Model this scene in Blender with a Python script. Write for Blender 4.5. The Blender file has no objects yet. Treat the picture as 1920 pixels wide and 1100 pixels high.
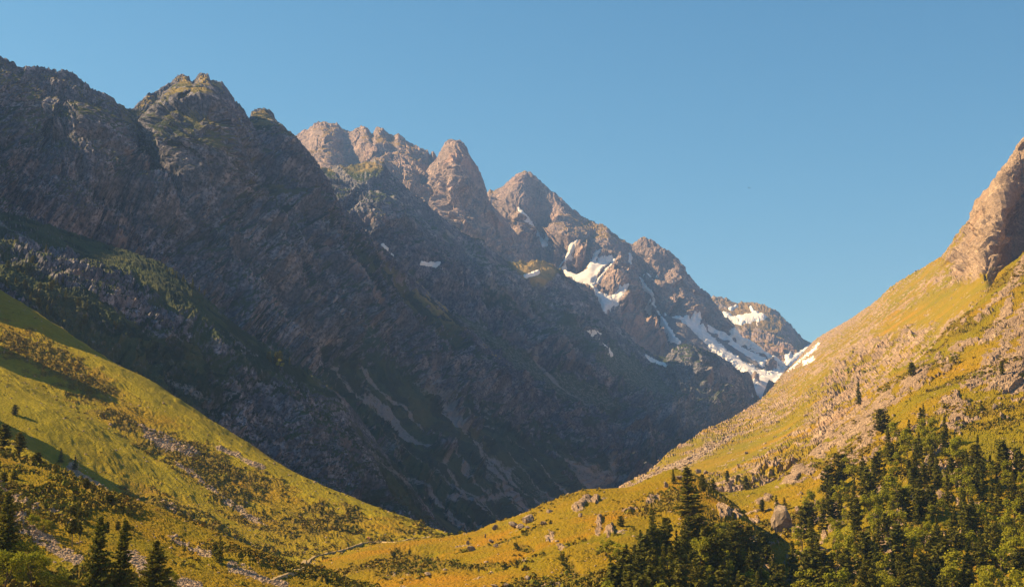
import bpy, math, random, time
import numpy as np
from mathutils import Vector
T0 = time.time()
R_ = math.radians
scene = bpy.context.scene
F32 = np.float32

# ------------------------------------------------------------------ camera, sky, sun, exposure
FOC = 2637.0                       # focal length in units of the 1920 px wide frame
PITCH = math.atan(450 / FOC)
SUN_EL, SUN_AZ = 37.0, -80.0       # azimuth clockwise from +Y (view direction): the sun stands to the left
DENOISE = True
EXPOSURE = 1.6
SKY_TINT = ((2.0, .245), (1.3, .57), (1.0, .74))
HAZE = 0.000065
cam_d = bpy.data.cameras.new('camera')
cam = bpy.data.objects.new('camera', cam_d)
scene.collection.objects.link(cam)
cam_d.sensor_width = 36.0
cam_d.lens = 36.0 * FOC / 1920
cam.location = (0, 0, 0)
cam.rotation_euler = (math.pi / 2 + PITCH, 0, 0)
cam_d.clip_start = 1.0
cam_d.clip_end = 60000
scene.camera = cam

world = bpy.data.worlds.new('World')
scene.world = world
world.use_nodes = True
wt = world.node_tree
for n in list(wt.nodes):
    wt.nodes.remove(n)
wo = wt.nodes.new('ShaderNodeOutputWorld')
bg = wt.nodes.new('ShaderNodeBackground')
sky = wt.nodes.new('ShaderNodeTexSky')
sky.sky_type = 'NISHITA'
sky.sun_disc = False
sky.sun_elevation = R_(SUN_EL)
sky.sun_rotation = R_(SUN_AZ)
sky.altitude = 1500
sky.air_density = 1.0
sky.dust_density = 0.1
sky.ozone_density = 1.0
bg.inputs['Strength'].default_value = 0.064
sep = wt.nodes.new('ShaderNodeSeparateColor'); com = wt.nodes.new('ShaderNodeCombineColor')
wt.links.new(sky.outputs[0], sep.inputs[0])
for i, (g, k) in enumerate(SKY_TINT):              # clear dry air: the red falls off quickly upwards
    pw = wt.nodes.new('ShaderNodeMath'); pw.operation = 'POWER'; pw.inputs[1].default_value = g
    ml = wt.nodes.new('ShaderNodeMath'); ml.operation = 'MULTIPLY'; ml.inputs[1].default_value = k
    wt.links.new(sep.outputs[i], pw.inputs[0]); wt.links.new(pw.outputs[0], ml.inputs[0]); wt.links.new(ml.outputs[0], com.inputs[i])
wt.links.new(com.outputs[0], bg.inputs[0])
wt.links.new(bg.outputs[0], wo.inputs[0])

sun_d = bpy.data.lights.new('sun', 'SUN')
sun = bpy.data.objects.new('sun', sun_d)
scene.collection.objects.link(sun)
sun_d.energy = 5.0
sun_d.angle = R_(0.5)
sun_d.color = (1.0, 0.71, 0.36)
_az, _el = R_(SUN_AZ), R_(SUN_EL)
SUNV = Vector((math.sin(_az) * math.cos(_el), math.cos(_az) * math.cos(_el), math.sin(_el)))
sun.rotation_euler = SUNV.to_track_quat('Z', 'Y').to_euler()
scene.view_settings.view_transform = 'Standard'
scene.view_settings.look = 'None'
scene.view_settings.exposure = EXPOSURE
scene.view_settings.gamma = 1
scene.cycles.use_denoising = DENOISE
scene.cycles.denoising_prefilter = 'ACCURATE'
scene.cycles.denoising_input_passes = 'RGB_ALBEDO_NORMAL'
scene.cycles.max_bounces = 5
scene.cycles.diffuse_bounces = 1
scene.cycles.volume_bounces = 0
scene.cycles.sample_clamp_indirect = 4

# ------------------------------------------------------------------ noise
_rng = np.random.RandomState(7)
PERM = _rng.permutation(256).astype(np.int32)
PERM = np.concatenate([PERM, PERM, PERM])
G3 = _rng.normal(size=(256, 3)).astype(F32)
G3 /= np.linalg.norm(G3, axis=1)[:, None]

def perlin(X, Y, Z):
    xi = np.floor(X).astype(np.int32); yi = np.floor(Y).astype(np.int32); zi = np.floor(Z).astype(np.int32)
    x = (X - xi).astype(F32); y = (Y - yi).astype(F32); z = (Z - zi).astype(F32)
    u = x * x * x * (x * (x * 6 - 15) + 10); v = y * y * y * (y * (y * 6 - 15) + 10); w = z * z * z * (z * (z * 6 - 15) + 10)
    xi &= 255; yi &= 255; zi &= 255
    out = 0
    for dx in (0, 1):
        a = PERM[xi + dx]
        wx = u if dx else 1 - u
        for dy in (0, 1):
            b = PERM[a + yi + dy]
            wy = (v if dy else 1 - v) * wx
            for dz in (0, 1):
                g = G3[PERM[b + zi + dz]]
                wz = (w if dz else 1 - w) * wy
                out = out + wz * (g[..., 0] * (x - dx) + g[..., 1] * (y - dy) + g[..., 2] * (z - dz))
    return (out * 1.7).astype(F32)

def nz(P, s, seed=0.0, st=(1, 1, 1)):
    k = 17.3 * seed
    return perlin(P[..., 0] / (s * st[0]) + k, P[..., 1] / (s * st[1]) + k * .7, P[..., 2] / (s * st[2]) - k)

def fbm(P, s, smin, seed=0.0, gain=0.5, st=(1, 1, 1)):
    out, a, t, i = 0, 1.0, 0.0, 0
    while s >= smin:
        out = out + a * nz(P, s, seed + i, st); t += a
        a *= gain; s *= 0.5; i += 1
    return out / max(t, 1e-6)

def ridged_abs(P, s0, smin, amp, seed=0.0, rough=1.0, st=(1, 1, 1), inv=False):
    """sum of creased octaves in metres; amplitude of an octave = amp * scale"""
    out, s, i, prev = 0, s0, 0, 1.0
    while s >= smin:
        n = nz(P, s, seed + 3.1 * i, st)
        r = 1 - np.abs(n) * 2
        if inv:
            r = -r
        out = out + (amp * s * (rough ** i)) * r * prev
        prev = np.clip(0.35 + 0.65 * (r + .3), 0.15, 1.2)
        s *= 0.52; i += 1
    return out

def hash2(a, b, k):
    h = (a * 374761393 + b * 668265263 + k * 974634217) & 0xffffffff
    h = ((h ^ (h >> 13)) * 1274126177) & 0xffffffff
    return ((h ^ (h >> 16)) & 0xffff).astype(F32) / 65535.0

def facets(A, B, s, seed, tilt=0.5, step=0.25):
    """blocky crag facets: every jittered cell is a tilted plane with its own height, metres"""
    a = A / s; b = B / s
    ia = np.floor(a).astype(np.int64); ib = np.floor(b).astype(np.int64)
    best = np.full(a.shape, 1e9, F32); out = np.zeros(a.shape, F32)
    for da in (-1, 0, 1):
        for db in (-1, 0, 1):
            ca = ia + da; cb = ib + db
            cx = ca + .15 + .7 * hash2(ca, cb, seed); cy = cb + .15 + .7 * hash2(ca, cb, seed + 1)
            ex = (a - cx).astype(F32); ey = (b - cy).astype(F32)
            d = ex * ex + ey * ey
            tx = hash2(ca, cb, seed + 2) - .5; ty = hash2(ca, cb, seed + 3) - .5; h = hash2(ca, cb, seed + 4) - .5
            val = tilt * 2 * (tx * ex + ty * ey) + step * 2 * h
            m = d < best
            best = np.where(m, d, best); out = np.where(m, val, out)
    return out * s

def smooth(x, a, b):
    t = np.clip((x - a) / (b - a), 0, 1)
    return t * t * (3 - 2 * t)

def polydist(PX, PY, poly):
    """signed distance in frame units, positive inside"""
    n = len(poly); d2 = np.full(PX.shape, 1e12, F32); inside = np.zeros(PX.shape, bool)
    for i in range(n):
        x0, y0 = poly[i]; x1, y1 = poly[(i + 1) % n]
        ex, ey = x1 - x0, y1 - y0
        t = np.clip(((PX - x0) * ex + (PY - y0) * ey) / (ex * ex + ey * ey + 1e-9), 0, 1)
        dd = (PX - x0 - t * ex) ** 2 + (PY - y0 - t * ey) ** 2
        d2 = np.minimum(d2, dd)
        if y0 != y1:
            c = ((y0 > PY) != (y1 > PY)) & (PX < (x1 - x0) * (PY - y0) / (y1 - y0) + x0)
            inside ^= c
    d = np.sqrt(d2)
    return np.where(inside, d, -d).astype(F32)

def linedist(PX, PY, line, closed=False):
    d2 = np.full(PX.shape, 1e12, F32)
    for (x0, y0), (x1, y1) in zip(line[:-1], line[1:]):
        ex, ey = x1 - x0, y1 - y0
        t = np.clip(((PX - x0) * ex + (PY - y0) * ey) / (ex * ex + ey * ey + 1e-9), 0, 1)
        d2 = np.minimum(d2, (PX - x0 - t * ex) ** 2 + (PY - y0 - t * ey) ** 2)
    return np.sqrt(d2)

# ------------------------------------------------------------------ surveyed slopes: (frame x, frame y, distance) -> metres
SP, CP = math.sin(PITCH), math.cos(PITCH)
def ray_point(px, py, D):
    a = (px - 960) / FOC; b = (550 - py) / FOC
    dy = CP - b * SP; dz = SP + b * CP
    return np.stack([a / dy * D, D + 0 * a, dz / dy * D], -1)

def project(P):
    x, y, z = P[..., 0], P[..., 1], P[..., 2]
    f = y * CP + z * SP; u = -y * SP + z * CP
    return 960 + FOC * x / f, 550 - FOC * u / f

def pchip(x, Y, xs):
    """monotone cubic through rows of Y (n, ...) at x, sampled at xs"""
    x = np.asarray(x, float); n = len(x)
    h = np.diff(x); sh = (n - 1,) + (1,) * (Y.ndim - 1)
    dl = np.diff(Y, axis=0) / h.reshape(sh)
    m = np.zeros_like(Y)
    m[0] = dl[0]; m[-1] = dl[-1]
    if n > 2:
        p = dl[:-1] * dl[1:]
        hm = np.where(p > 0, 2 * p / np.where(np.abs(dl[:-1] + dl[1:]) < 1e-12, 1, dl[:-1] + dl[1:]), 0)
        m[1:-1] = hm
    k = np.clip(np.searchsorted(x, xs) - 1, 0, n - 2)
    t = ((xs - x[k]) / h[k]).reshape((-1,) + (1,) * (Y.ndim - 1)); hh = h[k].reshape(t.shape)
    t2, t3 = t * t, t * t * t
    return (2 * t3 - 3 * t2 + 1) * Y[k] + (t3 - 2 * t2 + t) * hh * m[k] + (-2 * t3 + 3 * t2) * Y[k + 1] + (t3 - t2) * hh * m[k + 1]

def grid_normals(P):
    du = np.gradient(P, axis=1); dv = np.gradient(P, axis=0)
    n = np.cross(dv, du)
    n /= np.linalg.norm(n, axis=-1)[..., None] + 1e-9
    return n

class Sheet: pass
SHEETS = {}

def make_sheet(key, rows, dens=0.62, back=0.2, nback=1, crisp=True):
    """rows run from behind the crest down to the foot, each from left to right"""
    S = Sheet()
    n_u = int(max(abs(r[-1][0] - r[0][0]) for r in rows) * dens) + 2
    us = np.linspace(0, 1, n_u)
    R = []
    for r in rows:
        r = np.array(r, float)
        u = (r[:, 0] - r[0, 0]) / (r[-1, 0] - r[0, 0])
        q = np.stack([r[:, 0], r[:, 1], 1000.0 / r[:, 2]], -1)
        R.append(pchip(u, q, us))
    R = np.array(R)
    seg = []
    for i in range(len(R) - 1):
        d = np.sqrt(((R[i + 1, :, :2] - R[i, :, :2]) ** 2).sum(-1)).mean()
        seg.append(max(d, 4) * (back if i < nback else 1))
    vpos = np.concatenate([[0], np.cumsum(seg)])
    n_v = int(vpos[-1] * dens) + 2
    vs = np.linspace(0, vpos[-1], n_v)
    G = pchip(vpos, R, vs)
    if crisp:                                      # a sharp crest: the two sides meet at an edge
        k = vs <= vpos[nback]
        G = np.concatenate([pchip(vpos[:nback + 1], R[:nback + 1], vs[k]), pchip(vpos[nback:], R[nback:], vs[~k])])
    # exact crest row
    S.PX, S.PY, S.D = G[..., 0].astype(F32), G[..., 1].astype(F32), (1000.0 / G[..., 2]).astype(F32)
    P = ray_point(G[..., 0], G[..., 1], 1000.0 / G[..., 2])
    S.B = P
    S.N = grid_normals(P)
    S.vc = vpos[nback] / vpos[-1]
    S.tot = vpos[-1]
    S.V = np.linspace(0, 1, n_v)[:, None] * np.ones((1, n_u)); S.U = us[None, :] * np.ones((n_v, 1))
    # metric surface coordinates
    LU = np.sqrt((np.diff(P, axis=1) ** 2).sum(-1)).sum(1).mean(); LV = np.sqrt((np.diff(P[int(n_v * S.vc):], axis=0) ** 2).sum(-1)).sum(0).mean() / (1 - S.vc)
    S.A = (S.U * LU).astype(np.float64); S.Bm = (S.V * LV).astype(np.float64)
    S.px_m = float(np.median(S.D)) / FOC / dens       # metres between vertices
    S.LU, S.LV = LU, LV
    S.key = key
    S.fall = (S.A, S.Bm)
    S.cd = np.abs(S.V - S.vc) * S.tot            # how far below (or behind) the crest, frame units
    SHEETS[key] = S
    return S

def mesh_from_grid(name, P, keep=None, attrs=None, mat=None, smooth_faces=False):
    nv, nu = P.shape[:2]
    idx = np.arange(nv * nu).reshape(nv, nu)
    q = np.stack([idx[:-1, :-1], idx[1:, :-1], idx[1:, 1:], idx[:-1, 1:]], -1).reshape(-1, 4)
    co = P.reshape(-1, 3)
    sel = None
    if keep is not None:
        q = q[keep[:-1, :-1].ravel() | keep[1:, 1:].ravel() | keep[1:, :-1].ravel() | keep[:-1, 1:].ravel()]
        sel = np.unique(q)
        remap = np.full(nv * nu, -1, np.int64); remap[sel] = np.arange(len(sel))
        q = remap[q]; co = co[sel]
    me = bpy.data.meshes.new(name)
    me.vertices.add(len(co)); me.vertices.foreach_set('co', co.astype(F32).ravel())
    me.loops.add(q.size); me.loops.foreach_set('vertex_index', q.astype(np.int32).ravel())
    me.polygons.add(len(q))
    me.polygons.foreach_set('loop_start', np.arange(0, q.size, 4, dtype=np.int32))
    me.polygons.foreach_set('loop_total', np.full(len(q), 4, np.int32))
    me.polygons.foreach_set('use_smooth', np.full(len(q), smooth_faces))
    for k, a in (attrs or {}).items():
        at = me.attributes.new(k, 'FLOAT', 'POINT')
        a = a.reshape(-1)
        at.data.foreach_set('value', (a if sel is None else a[sel]).astype(F32))
    me.update(calc_edges=True)
    if mat: me.materials.append(mat)
    o = bpy.data.objects.new(name, me)
    scene.collection.objects.link(o)
    return o

def tag(o, label=None, cat=None, group=None, kind=None):
    for k, v in (('label', label), ('category', cat), ('group', group), ('kind', kind)):
        if v: o[k] = v
    return o

def set_fall(S, deg):
    """S.fall = metres across / along the direction in which water would run, deg below horizontal as surveyed"""
    c, s = math.cos(R_(deg)), math.sin(R_(deg))
    k = S.px_m * 0.65
    S.fall = ((S.PX * s - S.PY * c) * k, (S.PX * c + S.PY * s) * k)

# ------------------------------------------------------------------ materials
def new_mat(name):
    m = bpy.data.materials.new(name); m.use_nodes = True
    t = m.node_tree
    b = next(n for n in t.nodes if n.type == 'BSDF_PRINCIPLED')
    b.inputs['Roughness'].default_value = 0.95
    b.inputs['Specular IOR Level'].default_value = 0.03
    return m, t, b

def nnode(t, kind, **kw):
    n = t.nodes.new(kind)
    for k, v in kw.items(): setattr(n, k, v)
    return n

def noise_out(t, scale_m, detail=4, rough=0.6, stretch=None, dist=0.0):
    """noise in object metres, remapped 0..1"""
    co = nnode(t, 'ShaderNodeTexCoord'); mp = nnode(t, 'ShaderNodeMapping')
    s = 1.0 / scale_m
    mp.inputs['Scale'].default_value = tuple(s / k for k in (stretch or (1, 1, 1)))
    t.links.new(co.outputs['Object'], mp.inputs[0])
    nn = nnode(t, 'ShaderNodeTexNoise'); nn.inputs['Scale'].default_value = 1.0
    nn.inputs['Detail'].default_value = detail; nn.inputs['Roughness'].default_value = rough; nn.inputs['Distortion'].default_value = dist
    t.links.new(mp.outputs[0], nn.inputs[0])
    mr = nnode(t, 'ShaderNodeMapRange'); mr.inputs[1].default_value = 0.3; mr.inputs[2].default_value = 0.7
    t.links.new(nn.outputs['Fac'], mr.inputs[0])
    return mr.outputs[0]

def mixc(t, fac, a, b):
    m = nnode(t, 'ShaderNodeMix', data_type='RGBA')
    for sock, v in ((m.inputs[0], fac), (m.inputs[6], a), (m.inputs[7], b)):
        if hasattr(v, 'links'): t.links.new(v, sock)
        elif isinstance(v, (int, float)): sock.default_value = v
        else: sock.default_value = tuple(v) + (1,)
    return m.outputs[2]

def mathn(t, op, a, b=None, clamp=False):
    m = nnode(t, 'ShaderNodeMath', operation=op, use_clamp=clamp)
    for sock, v in ((m.inputs[0], a), (m.inputs[1], b)):
        if v is None: continue
        if hasattr(v, 'links'): t.links.new(v, sock)
        else: sock.default_value = v
    return m.outputs[0]

def attr(t, name):
    return nnode(t, 'ShaderNodeAttribute', attribute_name=name).outputs['Fac']

def edge(t, mask, noise, k=3.0, spread=0.6):
    """breaks the edge of a soft mask up with noise"""
    v = mathn(t, 'ADD', mask, mathn(t, 'MULTIPLY', mathn(t, 'SUBTRACT', noise, 0.5), spread))
    return mathn(t, 'MULTIPLY_ADD' if False else 'MULTIPLY', mathn(t, 'SUBTRACT', v, 0.5 - 0.5 / k), k, clamp=True)

def terrain_material(name, c, px):
    """c: colours; px: metres covered by about one picture element at this slope"""
    m, t, b = new_mat(name)
    nA = noise_out(t, 60 * px, 5); nB = noise_out(t, 9 * px, 4); nC = noise_out(t, 2.6 * px, 3, 0.7); nE = noise_out(t, 130 * px, 4, dist=.4)
    nD = noise_out(t, 24 * px, 5, 0.65, dist=0.6)
    grass = mixc(t, nB, c['g1'], c['g2'])
    grass = mixc(t, mathn(t, 'MULTIPLY', nE, .75), grass, c['g3'])
    grass = mixc(t, mathn(t, 'MULTIPLY', nA, attr(t, 'dry_or_lit')), grass, c['dry_or_lit'])
    shrub = mixc(t, nC, c['s1'], c['s2'])
    shrub = mixc(t, mathn(t, 'MULTIPLY', nD, 0.55), shrub, c['s3'])
    sh = nnode(t, 'ShaderNodeMapRange'); sh.inputs[1].default_value = .3; sh.inputs[2].default_value = .7; t.links.new(nD, sh.inputs[0])
    rock = mixc(t, sh.outputs[0], c['r1'], c['r2'])
    rock = mixc(t, attr(t, 'tone'), rock, c['r2'])
    vo = nnode(t, 'ShaderNodeTexVoronoi', feature='DISTANCE_TO_EDGE'); vo.inputs['Scale'].default_value = 1 / (11 * px)
    co = nnode(t, 'ShaderNodeTexCoord'); wr = nnode(t, 'ShaderNodeVectorMath', operation='ADD'); wn = nnode(t, 'ShaderNodeTexNoise'); wn.inputs['Scale'].default_value = 1 / (14 * px)
    ws = nnode(t, 'ShaderNodeVectorMath', operation='SCALE'); ws.inputs['Scale'].default_value = 16 * px
    t.links.new(co.outputs['Object'], wn.inputs[0]); t.links.new(wn.outputs['Color'], ws.inputs[0]); t.links.new(co.outputs['Object'], wr.inputs[0]); t.links.new(ws.outputs[0], wr.inputs[1]); t.links.new(wr.outputs[0], vo.inputs['Vector'])
    cr = nnode(t, 'ShaderNodeMapRange'); cr.inputs[1].default_value = .02; cr.inputs[2].default_value = .10; cr.inputs[3].default_value = .75; cr.inputs[4].default_value = 0; t.links.new(vo.outputs['Distance'], cr.inputs[0])
    rock = mixc(t, mathn(t, 'MULTIPLY', cr.outputs[0], nB), rock, c['r3'])                     # joints and cracks
    sp = nnode(t, 'ShaderNodeMapRange'); sp.inputs[1].default_value = .45; sp.inputs[2].default_value = .75; sp.inputs[4].default_value = .8; t.links.new(nC, sp.inputs[0])
    rock = mixc(t, sp.outputs[0], rock, c['r3'])
    rust = mathn(t, 'MULTIPLY', attr(t, 'rust'), 0.55)
    rock = mixc(t, rust, rock, c['rust'])
    scree = mixc(t, nC, c['t1'], c['t2'])
    col = mixc(t, edge(t, attr(t, 'shrub'), nC, 2.5, 0.9), grass, shrub)
    col = mixc(t, edge(t, attr(t, 'scree'), nC, 2.5, 0.9), col, scree)
    col = mixc(t, edge(t, attr(t, 'rock'), nB, 3.0, 0.5), col, rock)
    t.links.new(col, b.inputs['Base Color'])
    bump = nnode(t, 'ShaderNodeBump'); bump.inputs['Strength'].default_value = c.get('bump', 0.6); bump.inputs['Distance'].default_value = 1.6 * px
    t.links.new(nC, bump.inputs['Height']); t.links.new(bump.outputs[0], b.inputs['Normal'])
    return m

LIT = dict(g3=(.13, .135, .008), g1=(.155, .125, .007), g2=(.235, .175, .010), dry_or_lit=(.30, .15, .012), s1=(.075, .075, .014), s2=(.18, .105, .02), s3=(.17, .14, .018),
           r1=(.46, .335, .225), r2=(.28, .20, .14), r3=(.15, .11, .08), rust=(.34, .17, .08), t1=(.42, .33, .25), t2=(.25, .19, .145))
RIGHT = dict(LIT, g1=(.155, .130, .007), g2=(.24, .185, .010), g3=(.11, .125, .008), dry_or_lit=(.29, .165, .012))
SHADE = dict(g3=(.03, .048, .02), g1=(.035, .055, .022), g2=(.060, .075, .030), dry_or_lit=(.10, .082, .035), s1=(.018, .032, .018), s2=(.032, .046, .022), s3=(.05, .045, .025),
             r1=(.32, .295, .33), r2=(.10, .10, .125), r3=(.028, .032, .04), rust=(.30, .21, .17), t1=(.30, .265, .255), t2=(.17, .155, .15))  # slopes in shadow: part of the shade is put into these darker, bluer colours
FAR = dict(g3=(.15, .12, .05), g1=(.16, .115, .04), g2=(.22, .15, .06), dry_or_lit=(.28, .18, .07), s1=(.10, .08, .04), s2=(.12, .09, .05), s3=(.16, .12, .06),
           r1=(.50, .36, .295), r2=(.25, .19, .17), r3=(.12, .10, .10), rust=(.42, .26, .20), t1=(.30, .25, .225), t2=(.23, .19, .175))

# ------------------------------------------------------------------ slope builders
def finish(S, P, name, mat, masks, kind='structure', label=None, drop=None):
    S.P = P
    S.QX, S.QY = project(P)
    z = np.zeros(P.shape[:2], F32)
    at = {k: masks.get(k, z) for k in ('rock', 'scree', 'shrub', 'dry_or_lit', 'rust')}
    pm = S.px_m
    at['tone'] = np.clip(masks.get('streak', 0) + .5 + .9 * facets(S.A * 1.3 + nz(P, pm * 12, 3) * pm * 6, S.Bm, pm * 15, 71, 0, .5) / (pm * 15) + .8 * facets(S.A * 1.3, S.Bm + nz(P, pm * 5, 3) * pm * 2, pm * 6, 75, 0, .5) / (pm * 6), 0, 1)
    S.masks = at
    o = mesh_from_grid(name, P, keep=drop, attrs=at, mat=mat)
    tag(o, label, kind=kind)
    S.obj = o
    return o

def blur(a, n):
    for ax in (0, 1):
        c = np.cumsum(np.concatenate([np.repeat(np.take(a, [0], ax), n + 1, ax), a, np.repeat(np.take(a, [-1], ax), n, ax)], ax), ax, dtype=np.float64)
        L = a.shape[ax]
        a = (np.take(c, range(2 * n + 1, 2 * n + 1 + L), ax) - np.take(c, range(0, L), ax)) / (2 * n + 1)
    return a

def steepness(P):
    n = grid_normals(P)
    return 1 - np.abs(n[..., 2])

def crag_disp(S, big, seed, k=1.0, grain=1.0, lowk=1.15):
    """craggy rock relief in metres; big = largest feature, ends at the mesh spacing; the crest keeps its surveyed line"""
    P = S.B; pm = S.px_m
    W = P + np.stack([nz(P, big * .8, seed + 40), nz(P, big * .8, seed + 41), nz(P, big * .8, seed + 42)], -1) * big * 0.25
    low = ridged_abs(W, big, pm * 9, 0.085 * k, seed, 1.12)
    fine = ridged_abs(W, pm * 9, pm * 2.0, 0.21 * k * grain, seed + 60, 1.0)
    A = S.A + nz(P, big * .5, seed + 50) * big * .15; B = S.Bm + nz(P, big * .5, seed + 51) * big * .15
    low = low + facets(A * 1.3, B, pm * 70, int(seed * 5) + 91, .20 * k, .03 * k)
    s = pm * 28; i = 0
    while s > pm * 3:
        f = facets(A * 1.5, B, s, 11 * i + int(seed * 7), 0.24 * k * grain, 0.09 * k * grain)
        if i == 0: low = low + f
        else: fine = fine + f
        s *= 0.42; i += 1
    low = low - low.mean(); fine = fine - fine.mean()
    near = np.exp(-(S.cd / 45.0) ** 2)
    return guard(S, low * lowk * (1 - .9 * near)) + fine * (1.2 - .75 * near)

def guard(S, d):
    """the surveyed skyline stays the skyline: close under a crest the relief may cut in but not bulge over it"""
    lim = (1.5 + S.cd * .16) * S.D / FOC
    over = np.maximum(0, d - lim)
    return d - over + lim * .25 * np.tanh(over / (lim + 1e-3))

def edge_on(S):
    """ground seen almost edge-on is surveyed coarsely along the view: keep its relief low"""
    sp = np.maximum(np.linalg.norm(np.gradient(S.B, axis=1), axis=-1), .6 * np.linalg.norm(np.gradient(S.B, axis=0), axis=-1))
    return np.clip(2.6 * S.D / FOC / sp / .62, .12, 1)

def crest_teeth(S, P, k=1.0):
    """small notches and teeth along a skyline"""
    Q = P.copy(); Q[..., 2] *= .3
    pm = S.px_m
    j = ridged_abs(Q, pm * 14, pm * 2, .2, 77.0) - pm * 1.5
    P[..., 2] += j * k * np.exp(-(S.cd / 13.0) ** 2)
    return P

def add_lines(S, lines, P_off):
    """ribs (+) and gullies (-) along surveyed lines: (line, half width in frame units, metres)"""
    tp = smooth(S.cd, 4, 110)
    for line, w, amp in lines:
        d = linedist(S.PX, S.PY, line)
        P_off = P_off + .6 * amp * tp * np.exp(-(d / w) ** 1.5)
    return P_off

def mask_polys(S, polys, soft=6.0, rag=8.0, seed=0.0):
    m = np.zeros(S.PX.shape, F32)
    if not polys: return m
    rn = nz(S.B, S.px_m * 22, seed) * rag + nz(S.B, S.px_m * 7, seed + 1) * rag * .5
    for p in polys:
        if isinstance(p, tuple):            # (line, half width)
            d = p[1] - linedist(S.PX, S.PY, p[0])
        else:
            d = polydist(S.PX, S.PY, p)
        m = np.maximum(m, smooth(d + rn, -soft, soft))
    return m

def streaks(S, seed, w, L, thr=0.25, soft=0.25):
    """long thin marks down the fall line"""
    X, Y = S.fall
    qx = X / w + nz(S.B, w * 9, seed) * .8; qy = Y / L; q = np.zeros_like(qx)
    n = perlin(qx, qy, q + seed * 3.3) + .5 * perlin(qx * 2.3, qy * 2.1, q + seed * 5.1)
    return smooth(n, thr, thr + soft)

def tone_streaks(S, w, L, seed):
    X, Y = S.fall
    X = X + nz(S.B, w * 6, seed) * w * 1.5
    return perlin(X / w, Y / L, 0 * X + seed) + .6 * perlin(X / w * 2.7, Y / L * 2, 0 * X + seed + 4)

def grooves(S, s0, smin, amp, seed, L=5.0):
    """ribs and grooves down the fall line, metres"""
    X, Y = S.fall
    X = X + nz(S.B, s0 * 2, seed + 9) * s0 * .5
    return ridged_abs(np.stack([X, Y / L, 0 * X], -1), s0, smin, amp, seed)

def slabs(S, w, L, seed, thr=.1, soft=.25):
    """rock showing through turf in plates drawn out down the slope"""
    n = tone_streaks(S, w, L, seed) * .7 + nz(S.B, w * 3.5, seed + 2) * .9 + nz(S.B, w * 1.1, seed + 3) * .5
    return smooth(n, thr, thr + soft)

def relief(P, n, k):
    """how far the ground stands out from its surroundings (grass keeps to the hollows; its darker colour also paints relief shading), about -1..1"""
    N = grid_normals(P); Pb = blur(P, n)
    return np.clip(((P - Pb) * N).sum(-1) / k, -1.5, 1.5).astype(F32)

def snow_bed(S, d, patches):
    """snow lies in smooth hollows"""
    m = np.zeros(S.PX.shape, F32)
    for polys, *_ in patches:
        m = np.maximum(m, mask_polys(S, polys, 5, 1, 2))
    return d * (1 - .9 * m) - m * S.px_m * 1.5

def snow_patch(S, polys, label, mat, thick=None, rag=4.0, seed=0.0, name='snowfield', soft=5.0, grow=0.8):
    """a bank of old snow lying on a slope; its rim runs out into the ground"""
    pm = S.px_m
    d = np.full(S.PX.shape, -1e9, F32)
    for p in polys:
        d = np.maximum(d, (p[1] - linedist(S.PX, S.PY, p[0])) if isinstance(p, tuple) else polydist(S.PX, S.PY, p))
    d = d + nz(S.B, pm * 9, seed + 5) * rag + nz(S.B, pm * 3.5, seed + 6) * rag * .8 + nz(S.B, pm * 1.7, seed + 7) * rag * .35
    d = d + grow
    base = blur(S.P, 4)
    th = thick or pm * 4.5
    h = np.clip(d / soft, -1, 1) * th + nz(S.B, pm * 14, seed + 8) * th * .25
    P = base + S.N * h[..., None]
    keep = d > -soft * .25
    if keep.sum() < 6: return None
    o = mesh_from_grid(name, P, keep=keep, mat=mat, smooth_faces=True)
    tag(o, label, kind='structure')
    return o

snow_mat, _t, _b = new_mat('old_snow')
_c = mixc(_t, noise_out(_t, 12, 4), (.82, .79, .77), (.66, .61, .58))
_t.links.new(_c, _b.inputs['Base Color'])

# ================================================================== far mountains
snow = snow_patch
# --- hill beyond the pass
S = make_sheet('hump', [
    [(1250, 640, 7400), (1420, 650, 7400), (1620, 700, 7400)],
    [(1280, 575, 6500), (1310, 562, 6500), (1340, 555, 6500), (1365, 560, 6500), (1385, 566, 6500), (1420, 570, 6450), (1445, 576, 6400), (1462, 588, 6400), (1480, 606, 6350), (1497, 626, 6300), (1515, 640, 6250), (1540, 650, 6250), (1620, 690, 6200)],
    [(1260, 620, 6000), (1340, 610, 6050), (1400, 612, 6000), (1460, 630, 5900), (1500, 660, 5850), (1620, 700, 5900)],
    [(1260, 680, 5500), (1400, 680, 5500), (1500, 690, 5450), (1620, 740, 5450)],
    [(1260, 760, 5000), (1620, 800, 5000)]], dens=.75)
d = crag_disp(S, 260, 3.0, .8, grain=.6)
SNOW = [
    ([[(1352, 588), (1362, 583), (1372, 592), (1395, 590), (1412, 583), (1438, 590), (1432, 600), (1400, 604), (1375, 602), (1360, 598)]], 'curved snowbank on the rounded tan mountain beyond the pass', 3, 1),
    ([([(1372, 562), (1384, 568)], 1.6), ([(1370, 578), (1382, 573)], 2), ([(1408, 575), (1412, 582)], 1.6)], 'small snow flecks near the top of the rounded tan mountain', 1, 2),
    ([[(1462, 690), (1480, 672), (1500, 658), (1522, 642), (1532, 648), (1515, 668), (1490, 682), (1470, 696)], [(1470, 668), (1482, 658), (1488, 672), (1475, 684)]], 'bright snow apron below the pass notch', 3, 3),
]
d = snow_bed(S, d, SNOW)
P = S.B + S.N * (d * smooth(S.V, 0, S.vc))[..., None]
rn = fbm(S.B, 300, 20, 4)
m = dict(rock=smooth(steepness(P) + rn * .25, .12, .35), dry_or_lit=1 + 0 * rn, scree=smooth(rn, .1, .4), rust=mask_polys(S, [[(1440, 640), (1480, 640), (1500, 665), (1460, 690)]], 14, 14))
P = crest_teeth(S, P)
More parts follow.
